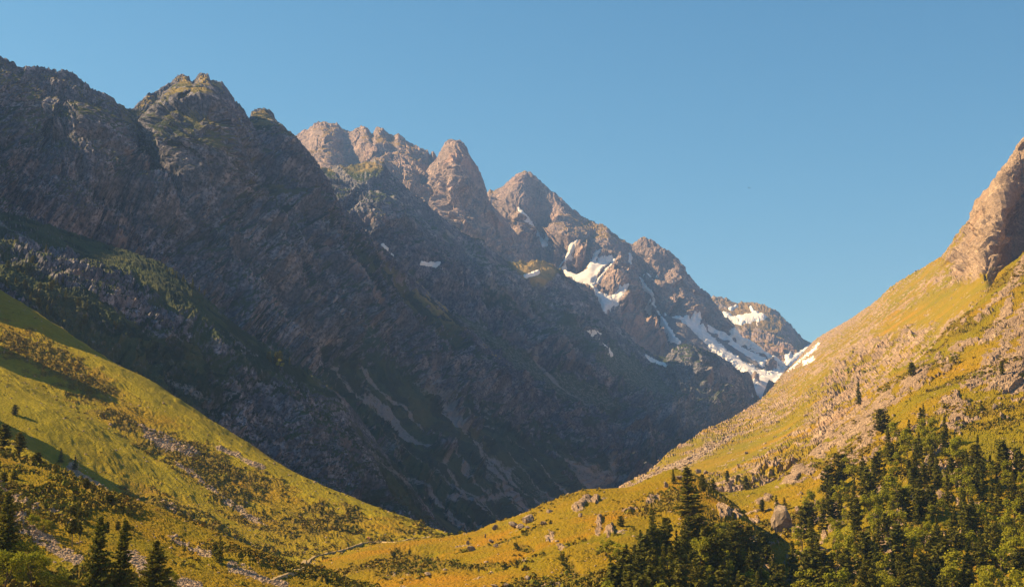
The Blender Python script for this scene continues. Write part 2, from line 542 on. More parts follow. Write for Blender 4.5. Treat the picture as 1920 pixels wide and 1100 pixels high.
finish(S, P, 'hill', terrain_material('far_rock_material', FAR, 4.5), m, label='rounded tan mountain beyond the snowy pass')
for polys, words, rag, sd in SNOW:
    snow(S, polys, words, snow_mat, rag=rag, seed=sd)

# --- pyramid peak and the snowy basin under it
S = make_sheet('pyramid', [
    [(860, 480, 6100), (1000, 460, 6100), (1200, 560, 6000), (1400, 720, 5800), (1520, 760, 5600)],
    [(880, 425, 5300), (905, 385, 5300), (919, 358, 5300), (930, 360, 5290), (940, 354, 5270), (955, 343, 5260), (972, 328, 5250), (984, 322, 5250), (1000, 331, 5240), (1025, 351, 5230), (1060, 381, 5210), (1090, 404, 5200), (1115, 418, 5180), (1135, 424, 5150), (1150, 440, 5130), (1165, 452, 5120), (1182, 462, 5110), (1195, 457, 5100), (1206, 447, 5090), (1218, 450, 5080), (1240, 465, 5060), (1262, 480, 5050), (1275, 494, 5040), (1290, 518, 5030), (1310, 541, 5010), (1330, 556, 4990), (1343, 575, 4970), (1362, 600, 4950), (1395, 632, 4930), (1430, 655, 4900), (1465, 680, 4880), (1520, 720, 4860)],
    [(880, 470, 5080), (930, 420, 5100), (970, 400, 5080), (1010, 430, 5150), (1050, 440, 5050), (1100, 470, 4980), (1150, 500, 4950), (1195, 510, 5030), (1240, 530, 4960), (1290, 570, 4940), (1350, 620, 4900), (1400, 655, 4870), (1460, 692, 4840), (1520, 730, 4830)],
    [(880, 560, 4860), (950, 500, 4880), (1010, 490, 4900), (1060, 520, 4880), (1110, 540, 4800), (1160, 570, 4740), (1210, 590, 4830), (1270, 610, 4760), (1340, 650, 4720), (1400, 680, 4700), (1450, 700, 4680), (1520, 740, 4700)],
    [(880, 620, 4600), (1000, 580, 4600), (1100, 610, 4560), (1180, 650, 4480), (1240, 660, 4560), (1310, 690, 4500), (1380, 710, 4460), (1430, 722, 4420), (1520, 750, 4480)],
    [(880, 720, 4200), (1100, 720, 4200), (1300, 770, 4150), (1430, 770, 4100), (1520, 790, 4150)]], dens=.8)
set_fall(S, -52)
talus = mask_polys(S, [[(1232, 566), (1262, 588), (1300, 604), (1345, 628), (1400, 655), (1450, 690), (1440, 715), (1390, 725), (1320, 695), (1262, 668), (1240, 630)]], 8, 8)
d = crag_disp(S, 260, 5.0, 1.0, grain=.55, lowk=2.0)
d = d + guard(S, grooves(S, 120, 14, .11, 6.0, 4))
d = d * (1 - .88 * talus)
d = add_lines(S, [([(985, 325), (1000, 370), (1040, 400), (1075, 450), (1090, 480)], 14, 45), ([(975, 385), (1000, 430), (1022, 462)], 12, -70),
                  ([(1130, 424), (1140, 470), (1150, 540), (1190, 600)], 22, 70), ([(1182, 462), (1195, 500), (1215, 560), (1250, 640)], 14, -80),
                  ([(1206, 447), (1240, 520), (1290, 600)], 25, 45), ([(1060, 500), (1120, 540), (1140, 580)], 26, -60), ([(1030, 440), (1060, 480)], 12, 30),
                  ([(1140, 580), (1190, 625), (1230, 640)], 26, 60)], d)
SNOW = [
    ([([(972, 386), (984, 402), (996, 420), (1006, 436), (1014, 448), (1020, 458)], 3.2), [(1010, 452), (1028, 446), (1030, 452), (1016, 464)]], 'thin snow couloir under the pyramid summit', 2, 11),
    ([[(1050, 492), (1070, 462), (1080, 464), (1066, 484), (1054, 496)]], 'short snow strip left of the big snowfield', 2, 12),
    ([[(1052, 498), (1075, 508), (1098, 504), (1106, 488), (1116, 472), (1122, 474), (1116, 490), (1138, 486), (1150, 492), (1124, 516), (1112, 530), (1120, 548), (1146, 556), (1166, 548), (1164, 566), (1148, 574), (1134, 592), (1124, 566), (1104, 544), (1078, 532), (1060, 514)]], 'largest bright snowfield in the basin under the pyramid peak', 4, 13),
    ([([(1148, 496), (1136, 514), (1122, 526), (1112, 534)], 3)], 'narrow snow tongue joining the largest snowfield from the right', 2, 14),
    ([([(1180, 480), (1180, 496)], 3.6)], 'snow wedge in the notch beside the second summit', 2, 15),
    ([([(1206, 516), (1207, 510), (1216, 506)], 2), ([(1222, 520), (1232, 512)], 2)], 'tiny snow flecks on the dark face right of the notch', 1, 16),
    ([([(1200, 524), (1210, 540), (1222, 552)], 3.2), ([(1218, 560), (1232, 580), (1238, 590)], 2.8), ([(1239, 594), (1248, 610), (1262, 634), (1272, 642)], 4.4)], 'broken snow ribbon running down the gully below the notch', 2, 17),
    ([([(1244, 580), (1262, 592), (1285, 605)], 2.2), ([(1285, 605), (1310, 622), (1340, 648), (1370, 672), (1405, 694), (1432, 704)], 8.0), [(1286, 604), (1298, 594), (1308, 596), (1310, 624), (1300, 616)]], 'long wide snow stripe down the grey talus slope', 3, 18),
    ([([(1308, 597), (1330, 610), (1360, 630), (1382, 650), (1405, 664), (1430, 680)], 5.0)], 'middle thin snow stripe on the talus slope', 2, 19),
    ([([(1376, 624), (1388, 632), (1410, 646), (1440, 670), (1470, 684)], 6.0)], 'upper right snow stripe curving towards the pass', 3, 20),
    ([[(1395, 700), (1420, 706), (1440, 700), (1458, 690), (1475, 690), (1462, 712), (1448, 730), (1425, 760), (1405, 745), (1395, 724), (1420, 722)]], 'bright snow bowl at the foot of the talus slope', 5, 21),
]
d = snow_bed(S, d, SNOW)
P = S.B + S.N * (d * smooth(S.V, 0, S.vc))[..., None]
rn = fbm(S.B, 260, 20, 9)
m = dict(rock=smooth(steepness(P) + rn * .2, .08, .3) * (1 - talus), dry_or_lit=.8 + 0 * rn, scree=np.maximum(smooth(rn, .0, .3), talus * 1.5), rust=.5 * smooth(fbm(S.B, 180, 40, 2), .1, .4) + mask_polys(S, [[(1130, 600), (1240, 600), (1240, 640), (1150, 640)]], 10, 30) * .4)
P = crest_teeth(S, P)
finish(S, P, 'mountain', terrain_material('snowy_peak_material', dict(FAR, t1=(.22, .19, .185), t2=(.17, .145, .14)), 3), m, label='pyramid-shaped rocky mountain with snow gullies')
for polys, words, rag, sd in SNOW:
    snow(S, polys, words, snow_mat, rag=rag, seed=sd)

# --- far back ridge
S = make_sheet('backridge', [
    [(500, 400, 5300), (700, 380, 5300), (900, 460, 5300)],
    [(500, 300, 4600), (535, 276, 4600), (552, 259, 4600), (566, 247, 4600), (580, 241, 4600), (592, 231, 4600), (605, 227, 4600), (618, 232, 4600), (630, 231, 4600), (645, 241, 4600), (658, 245, 4600), (667, 240, 4600), (680, 237, 4600), (690, 241, 4600), (698, 250, 4600), (704, 241, 4600), (715, 239, 4600), (724, 246, 4600), (738, 253, 4600), (746, 250, 4600), (760, 262, 4600), (775, 272, 4600), (790, 279, 4600), (800, 284, 4600), (807, 294, 4600), (812, 285, 4600), (818, 296, 4600), (835, 330, 4600), (900, 420, 4600)],
    [(500, 360, 4350), (545, 310, 4380), (580, 290, 4330), (615, 280, 4300), (650, 300, 4380), (700, 290, 4300), (740, 300, 4340), (780, 320, 4300), (840, 380, 4340), (900, 450, 4350)],
    [(500, 450, 4050), (600, 380, 4050), (700, 380, 4030), (800, 420, 4000), (900, 520, 4050)],
    [(500, 600, 3800), (900, 650, 3800)]], dens=.8)
d = crag_disp(S, 220, 7.0, 1.0, grain=.6, lowk=1.6)
d = add_lines(S, [([(605, 228), (580, 270), (560, 300)], 16, 40), ([(640, 250), (660, 290), (680, 330)], 16, -30)], d)
P = S.B + S.N * (d * smooth(S.V, 0, S.vc))[..., None]
rn = fbm(S.B, 200, 20, 19)
P = crest_teeth(S, P)
finish(S, P, 'mountain', terrain_material('back_ridge_material', FAR, 2.6), dict(rock=smooth(steepness(P) + rn * .2, .08, .3), dry_or_lit=1 + 0 * rn, scree=smooth(rn, .1, .4), rust=.5 * smooth(rn, .1, .4)), label='long brown serrated ridge left of the sharp spire')

# --- sharp spire
S = make_sheet('spire', [
    [(720, 480, 5000), (850, 440, 5000), (1060, 640, 5000)],
    [(720, 440, 4200), (755, 385, 4220), (775, 352, 4250), (790, 332, 4280), (808, 312, 4300), (822, 296, 4300), (832, 276, 4300), (842, 266, 4300), (852, 263, 4300), (864, 267, 4300), (873, 278, 4295), (882, 298, 4290), (892, 312, 4280), (904, 330, 4275), (911, 352, 4270), (914, 368, 4260), (926, 388, 4255), (942, 408, 4250), (962, 432, 4250), (980, 460, 4240), (996, 486, 4230), (1010, 505, 4230), (1060, 560, 4230)],
    [(720, 500, 4000), (780, 420, 4100), (820, 380, 4130), (850, 340, 4080), (880, 400, 4070), (920, 450, 4120), (980, 520, 4130), (1060, 600, 4130)],
    [(720, 560, 3850), (850, 470, 3900), (950, 540, 3920), (1060, 650, 3950)],
    [(720, 700, 3700), (1060, 750, 3700)]], dens=.85)
set_fall(S, -60)
d = crag_disp(S, 220, 8.0, 1.0, grain=.6, lowk=1.6)
d = d + guard(S, grooves(S, 90, 12, .10, 6.0, 4))
d = add_lines(S, [([(855, 265), (850, 320), (832, 360), (840, 420)], 12, 26), ([(866, 280), (842, 340), (838, 390)], 7, -30), ([(905, 380), (900, 440), (920, 500)], 20, 25), ([(830, 400), (815, 420)], 10, 22)], d)
P = S.B + S.N * (d * smooth(S.V, 0, S.vc))[..., None]
rn = fbm(S.B, 160, 15, 29)
P = crest_teeth(S, P)
finish(S, P, 'mountain', terrain_material('spire_material', FAR, 2.5), dict(rock=1 + 0 * rn, dry_or_lit=1 + 0 * rn, scree=0 * rn, rust=smooth(fbm(S.B, 140, 15, 12), .05, .4)), label='sharp pointed spire of reddish rock')

# --- middle ridge that runs down to the valley head, with its dark knob
S = make_sheet('midridge', [
    [(480, 420, 3900), (700, 420, 4000), (960, 620, 4100), (1200, 760, 4200), (1460, 900, 4200)],
    [(480, 340, 3150), (540, 322, 3200), (575, 308, 3230), (590, 310, 3240), (610, 316, 3260), (635, 312, 3280), (660, 309, 3300), (685, 304, 3310), (703, 299, 3320), (716, 303, 3320), (725, 318, 3320), (740, 332, 3330), (762, 352, 3340), (790, 372, 3360), (812, 392, 3370), (830, 410, 3380), (850, 424, 3400), (870, 440, 3420), (895, 448, 3430), (908, 453, 3440), (922, 467, 3450), (940, 484, 3470), (958, 494, 3480), (975, 492, 3500), (1000, 489, 3520), (1020, 490, 3540), (1040, 497, 3550), (1058, 508, 3560), (1068, 522, 3570), (1088, 540, 3580), (1108, 552, 3590), (1124, 566, 3600), (1132, 586, 3600), (1150, 602, 3620), (1172, 622, 3640), (1195, 645, 3660), (1220, 662, 3680), (1245, 670, 3700), (1262, 655, 3690), (1280, 647, 3690), (1296, 645, 3690), (1312, 652, 3700), (1330, 660, 3710), (1350, 668, 3720), (1372, 684, 3730), (1388, 700, 3740), (1398, 722, 3750), (1412, 748, 3760), (1425, 775, 3760), (1460, 830, 3760)],
    [(480, 440, 2950), (560, 400, 3000), (700, 400, 3050), (800, 480, 3150), (900, 540, 3200), (1000, 570, 3300), (1100, 620, 3400), (1180, 680, 3480), (1240, 710, 3540), (1300, 700, 3520), (1370, 740, 3580), (1415, 775, 3640), (1460, 850, 3650)],
    [(480, 560, 2750), (600, 540, 2800), (800, 620, 2880), (1000, 700, 2980), (1200, 770, 3150), (1320, 790, 3250), (1410, 800, 3420), (1460, 870, 3450)],
    [(480, 720, 2600), (800, 760, 2650), (1000, 840, 2700), (1150, 890, 2850), (1260, 885, 2950), (1340, 850, 3080), (1400, 830, 3200), (1460, 890, 3250)],
    [(480, 1000, 2350), (1000, 1020, 2400), (1250, 980, 2600), (1460, 980, 2900)]], dens=.72)
d = crag_disp(S, 210, 10.0, 1.0, grain=.8, lowk=1.4)
meadow_top = mask_polys(S, [[(958, 494), (1000, 488), (1030, 490), (1050, 508), (1025, 530), (985, 522), (965, 508)], [(585, 308), (700, 298), (720, 304), (715, 320), (660, 322), (600, 322)]], 8, 4)
talus = mask_polys(S, [[(690, 470), (740, 500), (830, 560), (960, 640), (1080, 700), (1180, 760), (1140, 770), (1000, 710), (860, 620), (740, 530)], [(1150, 640), (1230, 700), (1280, 760), (1200, 740), (1120, 680)]], 8, 12)
calm = np.clip(1 - .8 * meadow_top - .75 * talus, .1, 1)
d = d * calm
d = add_lines(S, [([(700, 470), (800, 560), (960, 650), (1150, 760)], 30, -25), ([(703, 299), (760, 420), (830, 520)], 30, 40), ([(905, 453), (960, 560), (1040, 640)], 30, 35), ([(1296, 645), (1310, 720), (1330, 800)], 30, 45), ([(1240, 672), (1280, 730)], 12, 10)], d)
SNOW = [
    ([([(716, 460), (730, 478)], 2.6), ([(724, 470), (733, 481)], 2.4)], 'small snow sliver high in the shaded gully', 1, 31),
    ([([(780, 502), (806, 512)], 2.2), ([(796, 506), (807, 511)], 3)], 'pair of tiny snow slivers in the shaded scree gully', 1, 32),
    ([([(1030, 620), (1048, 636)], 3.6), ([(1112, 612), (1130, 626)], 1.8), ([(1124, 650), (1145, 666)], 3.0), ([(925, 570), (937, 577)], 2)], 'scattered snow remnants on the shaded middle ridge', 1.5, 33),
    ([([(985, 518), (1008, 510)], 3), [(985, 515), (1010, 508), (1008, 515), (988, 521)]], 'snow strip on the small lit meadow shelf', 1.5, 34),
    ([([(1212, 670), (1232, 682), (1252, 690)], 4)], 'snow tongue on the lit bench beside the dark knob', 2, 35),
]
d = snow_bed(S, d, SNOW)
P = S.B + S.N * (d * smooth(S.V, 0, S.vc))[..., None]
rn = fbm(S.B, 180, 12, 39)
green = smooth(rn - smooth(S.V, .3, .8) * -.35, .1, .35)
set_fall(S, 38); stk = streaks(S, 3, 22, 420, .35, .25)
m = dict(rock=np.clip(smooth(steepness(P) + rn * .12 - .3 * meadow_top, .12, .34) * (1 - talus) - green * .6, 0, 1), dry_or_lit=.05 + 1.5 * meadow_top, scree=np.maximum(talus * (.35 + .5 * stk), stk * .8), shrub=green * .5,  # meadow tops turn golden: sunlight on their grass is painted in
         rust=smooth(nz(S.B, 60, 5) + nz(S.B, 150, 6), .55, .9) * .6)
bench = mask_polys(S, [[(1230, 668), (1262, 668), (1300, 700), (1320, 716), (1270, 706), (1240, 690)]], 6, 5)
m['rock'] = m['rock'] * (1 - meadow_top); m['dry_or_lit'] = np.maximum(m['dry_or_lit'], meadow_top)
P = crest_teeth(S, P)
finish(S, P, 'mountain', terrain_material('mid_ridge_material', dict(SHADE, dry_or_lit=(.36, .25, .10)), 2.2), m, label='dark middle ridge falling towards the snowy pass')  # golden tone carries the painted sun of the meadow tops
for polys, words, rag, sd in SNOW:
    snow(S, polys, words, snow_mat, rag=rag, seed=sd)

# ================================================================== the big shaded mountain on the left
S = make_sheet('main', [
    [(-520, 300, 1900), (0, 300, 2300), (500, 450, 3300), (900, 780, 3500), (1230, 960, 3500)],
    [(-520, -30, 1000), (-300, 8, 1250), (-120, 70, 1480), (-40, 100, 1580), (0, 109, 1640), (22, 117, 1660), (40, 126, 1680), (62, 127, 1700), (90, 128, 1730), (118, 130, 1760), (140, 137, 1790), (152, 148, 1800), (163, 158, 1820), (182, 172, 1850), (200, 178, 1880), (222, 194, 1920), (245, 206, 1950), (258, 198, 1980), (270, 186, 2000), (282, 175, 2020), (292, 174, 2040), (305, 164, 2060), (322, 154, 2090), (333, 143, 2110), (345, 139, 2130), (353, 143, 2140), (358, 155, 2150), (366, 149, 2160), (378, 139, 2180), (388, 139, 2200), (394, 150, 2210), (404, 152, 2220), (413, 152, 2230), (424, 166, 2250), (436, 184, 2270), (450, 198, 2300), (458, 208, 2310), (466, 226, 2320), (472, 213, 2340), (484, 206, 2360), (496, 205, 2370), (508, 209, 2390), (514, 220, 2400), (522, 234, 2410), (534, 240, 2430), (545, 260, 2450), (556, 280, 2470), (572, 304, 2490), (590, 330, 2510), (612, 356, 2540), (640, 388, 2570), (665, 410, 2590), (690, 438, 2620), (720, 466, 2650), (760, 506, 2680), (800, 544, 2710), (850, 590, 2740), (900, 634, 2770), (950, 680, 2790), (1005, 730, 2810), (1060, 775, 2830), (1120, 818, 2860), (1165, 848, 2880), (1200, 872, 2900), (1230, 895, 2920)],
    [(-520, 200, 880), (-300, 210, 1080), (-120, 215, 1320), (0, 220, 1480), (80, 235, 1600), (150, 240, 1590), (220, 275, 1740), (262, 285, 1840), (300, 285, 1900), (345, 250, 1790), (385, 240, 1740), (425, 275, 1950), (480, 290, 2120), (540, 320, 2210), (600, 400, 2320), (680, 470, 2440), (800, 580, 2550), (900, 670, 2630), (1010, 755, 2720), (1120, 830, 2800), (1200, 885, 2860), (1230, 900, 2880)],
    [(-520, 340, 780), (-120, 360, 1170), (0, 370, 1320), (150, 390, 1440), (300, 410, 1560), (450, 430, 1760), (560, 480, 1930), (700, 590, 2120), (850, 700, 2320), (1000, 790, 2480), (1120, 850, 2640), (1230, 905, 2800)],
    [(-520, 500, 700), (-120, 520, 1060), (0, 530, 1160), (200, 540, 1290), (400, 600, 1440), (550, 670, 1580), (700, 760, 1760), (850, 830, 1950), (1000, 870, 2180), (1120, 895, 2420), (1230, 915, 2700)],
    [(-520, 700, 640), (-120, 700, 960), (0, 710, 1030), (300, 770, 1140), (500, 850, 1200), (700, 955, 1300), (860, 1012, 1400), (950, 985, 1700), (1100, 930, 2200), (1230, 925, 2600)],
    [(-520, 1100, 600), (300, 1150, 1000), (860, 1120, 1200), (1230, 1000, 2200)]], dens=.64)
set_fall(S, 41)
hi = 1 - smooth(S.V, S.vc + .2, S.vc + .75)
d = crag_disp(S, 260, 1.0, 1.0, grain=1.1, lowk=1.7)
d = d + guard(S, grooves(S, 190, 80, .10, 2.0, 2.5) * (0.35 + .65 * hi) * smooth(S.cd, 5, 90))
veg = smooth(fbm(S.B, 240, 14, 61) + .62 * (1 - hi) - .02 - .012 * np.clip(d - blur(d, 16), -20, 20), .05, .22)  # greener in gullies: plants, and relief shading put into the colour
lowgreen = mask_polys(S, [[(600, 640), (700, 690), (800, 700), (900, 745), (1040, 800), (1120, 835), (1195, 878), (1190, 905), (1100, 960), (900, 1015), (850, 1005), (780, 900), (700, 800), (620, 720)], [(560, 430), (640, 440), (760, 520), (880, 600), (860, 640), (740, 570), (620, 500)], [(250, 520), (400, 600), (480, 700), (400, 680), (280, 600)]], 22, 34, 6)
veg = np.maximum(veg, lowgreen * (1 - .75 * smooth(nz(S.B, 60, 63) + nz(S.B, 22, 64) * .6, .35, .5)))
calm = (1 - .72 * veg * (1 - hi * .5)) * (1 - .5 * lowgreen * veg)
d = d * calm
d = add_lines(S, [([(345, 140), (330, 250), (380, 380), (480, 520)], 34, 45), ([(250, 206), (270, 330), (340, 450)], 26, -40), ([(40, 126), (60, 240), (140, 360)], 26, 30), ([(150, 160), (200, 300), (290, 420)], 22, 22),
                  ([(490, 206), (520, 330), (600, 470), (700, 600)], 30, 35), ([(466, 230), (480, 330), (540, 450), (640, 600)], 18, -32), ([(560, 440), (700, 560), (860, 700)], 34, -28), ([(600, 600), (720, 720), (860, 860)], 30, 24), ([(640, 640), (800, 700), (1000, 820)], 30, -15)], d)
P = S.B + S.N * (d * smooth(S.V, 0, S.vc))[..., None]
st = steepness(P); rl = relief(P, 5, 5)  # rl: rock on ribs, turf in hollows, also painting relief into the wall
stk = np.maximum(streaks(S, 1, 5, 170, .25, .3), streaks(S, 31, 11, 260, .45, .25)) * np.maximum(smooth(S.V, .25, .6) * .8, lowgreen)
stk2 = streaks(S, 8, 30, 500, .5, .25) * smooth(S.V, .3, .5)
fans = mask_polys(S, [([(575, 452), (610, 480), (655, 515)], 9), ([(930, 690), (975, 745)], 9), ([(20, 215), (60, 245), (95, 275)], 7), ([(255, 375), (300, 392), (340, 406)], 6), ([(840, 800), (900, 850), (960, 880)], 4),
                      ([(1040, 840), (1100, 875), (1170, 905)], 5), ([(840, 935), (920, 935), (945, 928)], 4), ([(890, 690), (900, 735)], 5), ([(780, 720), (850, 800), (930, 900), (1000, 960)], 5), ([(640, 560), (700, 600), (740, 640)], 5)], 5, 6)
m = dict(rock=np.clip(smooth(st + nz(S.B, 40, 3) * .12 + .12 * rl, .22, .45) * (1 - .72 * veg) * (1 - .9 * lowgreen * veg) + smooth(st, .5, .75) * .5 * (1 - lowgreen * veg) + .35 * np.exp(-(S.cd / 45) ** 2), 0, 1), dry_or_lit=.05 + .2 * smooth(nz(S.B, 300, 9), 0, .5) + 1.2 * np.exp(-(S.cd / 70) ** 2), scree=np.maximum(np.maximum(stk * .75, stk2 * .8), fans),  # golden towards the crest: sunlight on the grassy flank painted as colour
         shrub=smooth(nz(S.B, 70, 15) + nz(S.B, 24, 16) * .6, -.1, .35) * .8, rust=smooth(nz(S.B, 34, 5, (1, 1, 1.6)) + .8 * nz(S.B, 110, 6), .62, .95) * .8, streak=.18 * tone_streaks(S, 20, 120, 3))
P = crest_teeth(S, P)
finish(S, P, 'mountain', terrain_material('shaded_mountain_material', dict(SHADE, dry_or_lit=(.36, .25, .09)), 1.5), m, label='huge shaded craggy mountain with serrated crest')  # gold of the sunlit crest is put into the grass colour
snow(S, [([(240, 377), (252, 374)], 2)], 'tiny snow sliver on the shaded craggy mountain', snow_mat, rag=.6, seed=41)

# --- lower dark rib in front of it
S = make_sheet('rib', [
    [(-300, 480, 1250), (400, 700, 1300), (960, 1060, 1400)],
    [(-300, 330, 1000), (-120, 345, 1100), (0, 392, 1130), (60, 412, 1120), (130, 434, 1110), (220, 462, 1095), (300, 492, 1080), (340, 515, 1070), (400, 570, 1060), (440, 606, 1050), (480, 634, 1050), (520, 662, 1050), (560, 690, 1055), (600, 715, 1060), (640, 742, 1065), (680, 790, 1080), (720, 846, 1090), (760, 895, 1100), (800, 950, 1120), (850, 1008, 1150), (960, 1020, 1200)],
    [(-300, 420, 800), (-120, 440, 850), (0, 480, 870), (200, 550, 900), (400, 670, 930), (600, 810, 970), (750, 930, 1040), (850, 1014, 1100), (960, 1030, 1100)],
    [(-300, 560, 690), (-120, 570, 740), (0, 620, 760), (300, 780, 800), (600, 960, 870), (850, 1035, 950), (960, 1050, 950)],
    [(-300, 900, 660), (300, 1050, 750), (960, 1150, 800)]], dens=.62)
set_fall(S, 38)
d = crag_disp(S, 110, 12.0, 1.1)
veg = smooth(fbm(S.B, 120, 8, 71), -.2, .25)
d = d * (1 - .45 * veg)
crest = np.exp(-((S.V - S.vc) / .035) ** 2)
d = d * (1 - .8 * crest * smooth(S.PX, 440, 480))
P = S.B + S.N * (d * smooth(S.V, 0, S.vc))[..., None]
st = steepness(P); rl = relief(P, 5, 3)  # rl sets rock against darker turf, which also paints in relief shading
m = dict(rock=np.clip(smooth(st + nz(S.B, 20, 3) * .12 + .12 * rl, .2, .42) * (1 - .7 * veg), 0, 1), dry_or_lit=.6 + 0 * st, scree=streaks(S, 4, 10, 200, .5, .25) * .6,
         shrub=smooth(nz(S.B, 45, 15) + nz(S.B, 14, 16) * .7, -.15, .3), rust=smooth(nz(S.B, 18, 5) + nz(S.B, 60, 6), .55, .95) * .7)
P = crest_teeth(S, P)
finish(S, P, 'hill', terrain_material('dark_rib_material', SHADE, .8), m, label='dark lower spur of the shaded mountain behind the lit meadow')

# ================================================================== lit meadow slope on the left
S = make_sheet('meadow', [
    [(-300, 560, 960), (300, 840, 880), (1000, 1100, 760)],
    [(-300, 415, 830), (-120, 490, 790), (0, 552, 760), (80, 597, 742), (160, 645, 725), (260, 706, 702), (400, 795, 670), (520, 866, 640), (640, 925, 612), (720, 962, 592), (790, 990, 575), (850, 1006, 560), (900, 1018, 550), (1000, 1040, 540)],
    [(-300, 520, 710), (-120, 590, 680), (0, 655, 655), (200, 780, 610), (400, 895, 570), (600, 985, 530), (760, 1030, 508), (860, 1045, 500), (1000, 1060, 490)],
    [(-300, 600, 620), (-120, 680, 590), (0, 742, 565), (150, 835, 535), (300, 925, 505), (450, 1000, 478), (560, 1050, 458), (700, 1080, 435), (1000, 1100, 420)],
    [(-300, 660, 550), (-120, 740, 520), (0, 806, 495), (150, 892, 470), (300, 965, 450), (450, 1030, 430), (600, 1085, 410), (1000, 1130, 390)],
    [(-300, 900, 480), (0, 960, 450), (300, 1080, 420), (1000, 1250, 350)]], dens=.66, crisp=False)
P = S.B
set_fall(S, 33)
shr = mask_polys(S, [[(0, 608), (60, 630), (180, 700), (300, 790), (420, 862), (520, 905), (640, 950), (800, 1000), (830, 1010), (560, 1048), (470, 990), (330, 890), (200, 800), (120, 735), (60, 690), (0, 665)],
                     [(230, 905), (300, 925), (420, 985), (560, 1045), (520, 1080), (420, 1040), (300, 980), (220, 930)], [(560, 1040), (700, 1010), (850, 1010), (850, 1100), (600, 1110)]], 14, 22, 3)
gap = smooth(nz(S.B, 30, 8) + nz(S.B, 9, 9) * .7, -.35, .1)
scr = mask_polys(S, [[(255, 808), (290, 818), (340, 840), (385, 862), (360, 868), (310, 852), (270, 832)], ([(140, 862), (185, 900), (250, 940)], 7), ([(410, 845), (450, 862), (490, 880)], 4), ([(330, 880), (420, 940), (500, 985)], 2.5),
                     ([(300, 940), (325, 955)], 4)], 3, 4, 5)
bushy = shr * (.35 + .65 * gap)
d = fbm(P, 55, 6, 80) * 2.4 + nz(P, 140, 82) * 4.0
d = d + grooves(S, 30, 5, .035, 5.0, 8)
FX, FY = S.fall
tuft = np.abs(perlin(FX / 2.2 + nz(P, 9, 85), FY / 7, 0 * FX + 3)) + .7 * np.abs(perlin(FX / 1.1, FY / 3.2, 0 * FX + 9))
rough = np.abs(perlin(FX / 2.4, FY / 3.4, 0 * FX + 5)) + .7 * np.abs(perlin(FX / 1.2, FY / 1.5, 0 * FX + 7))
d = d + tuft * .34 * (1 - bushy) + rough * 1.3 * bushy + streaks(S, 12, 1.6, 26, .0, .5) * .5 * (1 - bushy)
# rock towers just up the slope, left of the view, that throw the long shadow bands down the meadow
for bx, by, bh, bw in ((-66, 556, 26, 34), (-56, 648, 27, 14), (-60, 782, 24, 22)):
    d = d + bh * np.exp(-(((S.PX - bx) ** 2 + 1.6 * (S.PY - by) ** 2) / bw ** 2) ** 1.3)
d = add_lines(S, [([(-120, 610), (0, 682), (100, 742), (200, 800), (290, 860)], 22, -4), ([(-100, 585), (0, 650), (110, 712), (200, 770), (280, 830)], 20, 1.0), ([(0, 560), (60, 600), (170, 665)], 20, -2),
                  ([(-120, 700), (0, 778), (120, 855), (200, 905), (260, 935)], 22, -8), ([(560, 1052), (640, 1030), (740, 1008)], 4, -1.2)], d)
P = P + S.N * (d * smooth(S.V, 0, S.vc))[..., None]
m = dict(rock=0 * d, scree=scr, shrub=bushy * .85, dry_or_lit=.1 + .5 * shr + .3 * smooth(nz(S.B, 50, 31), 0, .5), rust=0 * d)
finish(S, P, 'meadow_slope', terrain_material('meadow_material', dict(LIT, g1=(.205, .168, .009), g2=(.31, .25, .02), g3=(.185, .17, .01), bump=.9), .42), m, label='sunlit green meadow slope with shrubs and stone runs')

# ================================================================== near slope, bottom left
S = make_sheet('nearslope', [
    [(-200, 860, 400), (400, 1120, 380), (900, 1200, 360)],
    [(-200, 735, 335), (-80, 795, 335), (0, 842, 333), (80, 870, 330), (140, 892, 326), (200, 917, 322), (300, 957, 318), (400, 996, 314), (450, 1014, 311), (560, 1064, 306), (700, 1105, 300), (900, 1150, 290)],
    [(-200, 880, 265), (0, 945, 262), (200, 1010, 258), (400, 1075, 254), (600, 1140, 250), (900, 1200, 245)],
    [(-200, 1050, 210), (0, 1080, 208), (300, 1140, 204), (900, 1260, 200)],
    [(-200, 1400, 130), (900, 1500, 130)]], dens=.66, crisp=False)
P = S.B
shr = smooth(fbm(P, 26, 3, 90) + .1, 0, .3)
red = mask_polys(S, [[(20, 925), (60, 915), (100, 935), (90, 950), (40, 945)], [(320, 1035), (370, 1030), (380, 1045), (330, 1050)]], 8, 8)
scr = mask_polys(S, [([(0, 920), (30, 945), (60, 960)], 6), ([(15, 978), (60, 1000), (100, 1022), (145, 1048)], 9), ([(95, 970), (130, 990)], 5), ([(320, 1005), (360, 1028), (390, 1040)], 4), ([(430, 1060), (480, 1082), (530, 1100)], 5), ([(240, 1045), (300, 1090), (370, 1100)], 10)], 4, 6, 5)
d = fbm(P, 30, 3, 91) * 1.6
tuft = np.abs(nz(P, 1.9, 93)) + .6 * np.abs(nz(P, .8, 94))
d = d + tuft * (.3 + 1.0 * shr)
P = P + S.N * (d * smooth(S.V, 0, S.vc))[..., None]
finish(S, P, 'near_slope', terrain_material('near_slope_material', dict(LIT, bump=.9), .26), dict(rock=0 * d, scree=scr, shrub=shr * .8, dry_or_lit=.5 + red, rust=0 * d), label='near grassy slope with stone runs')

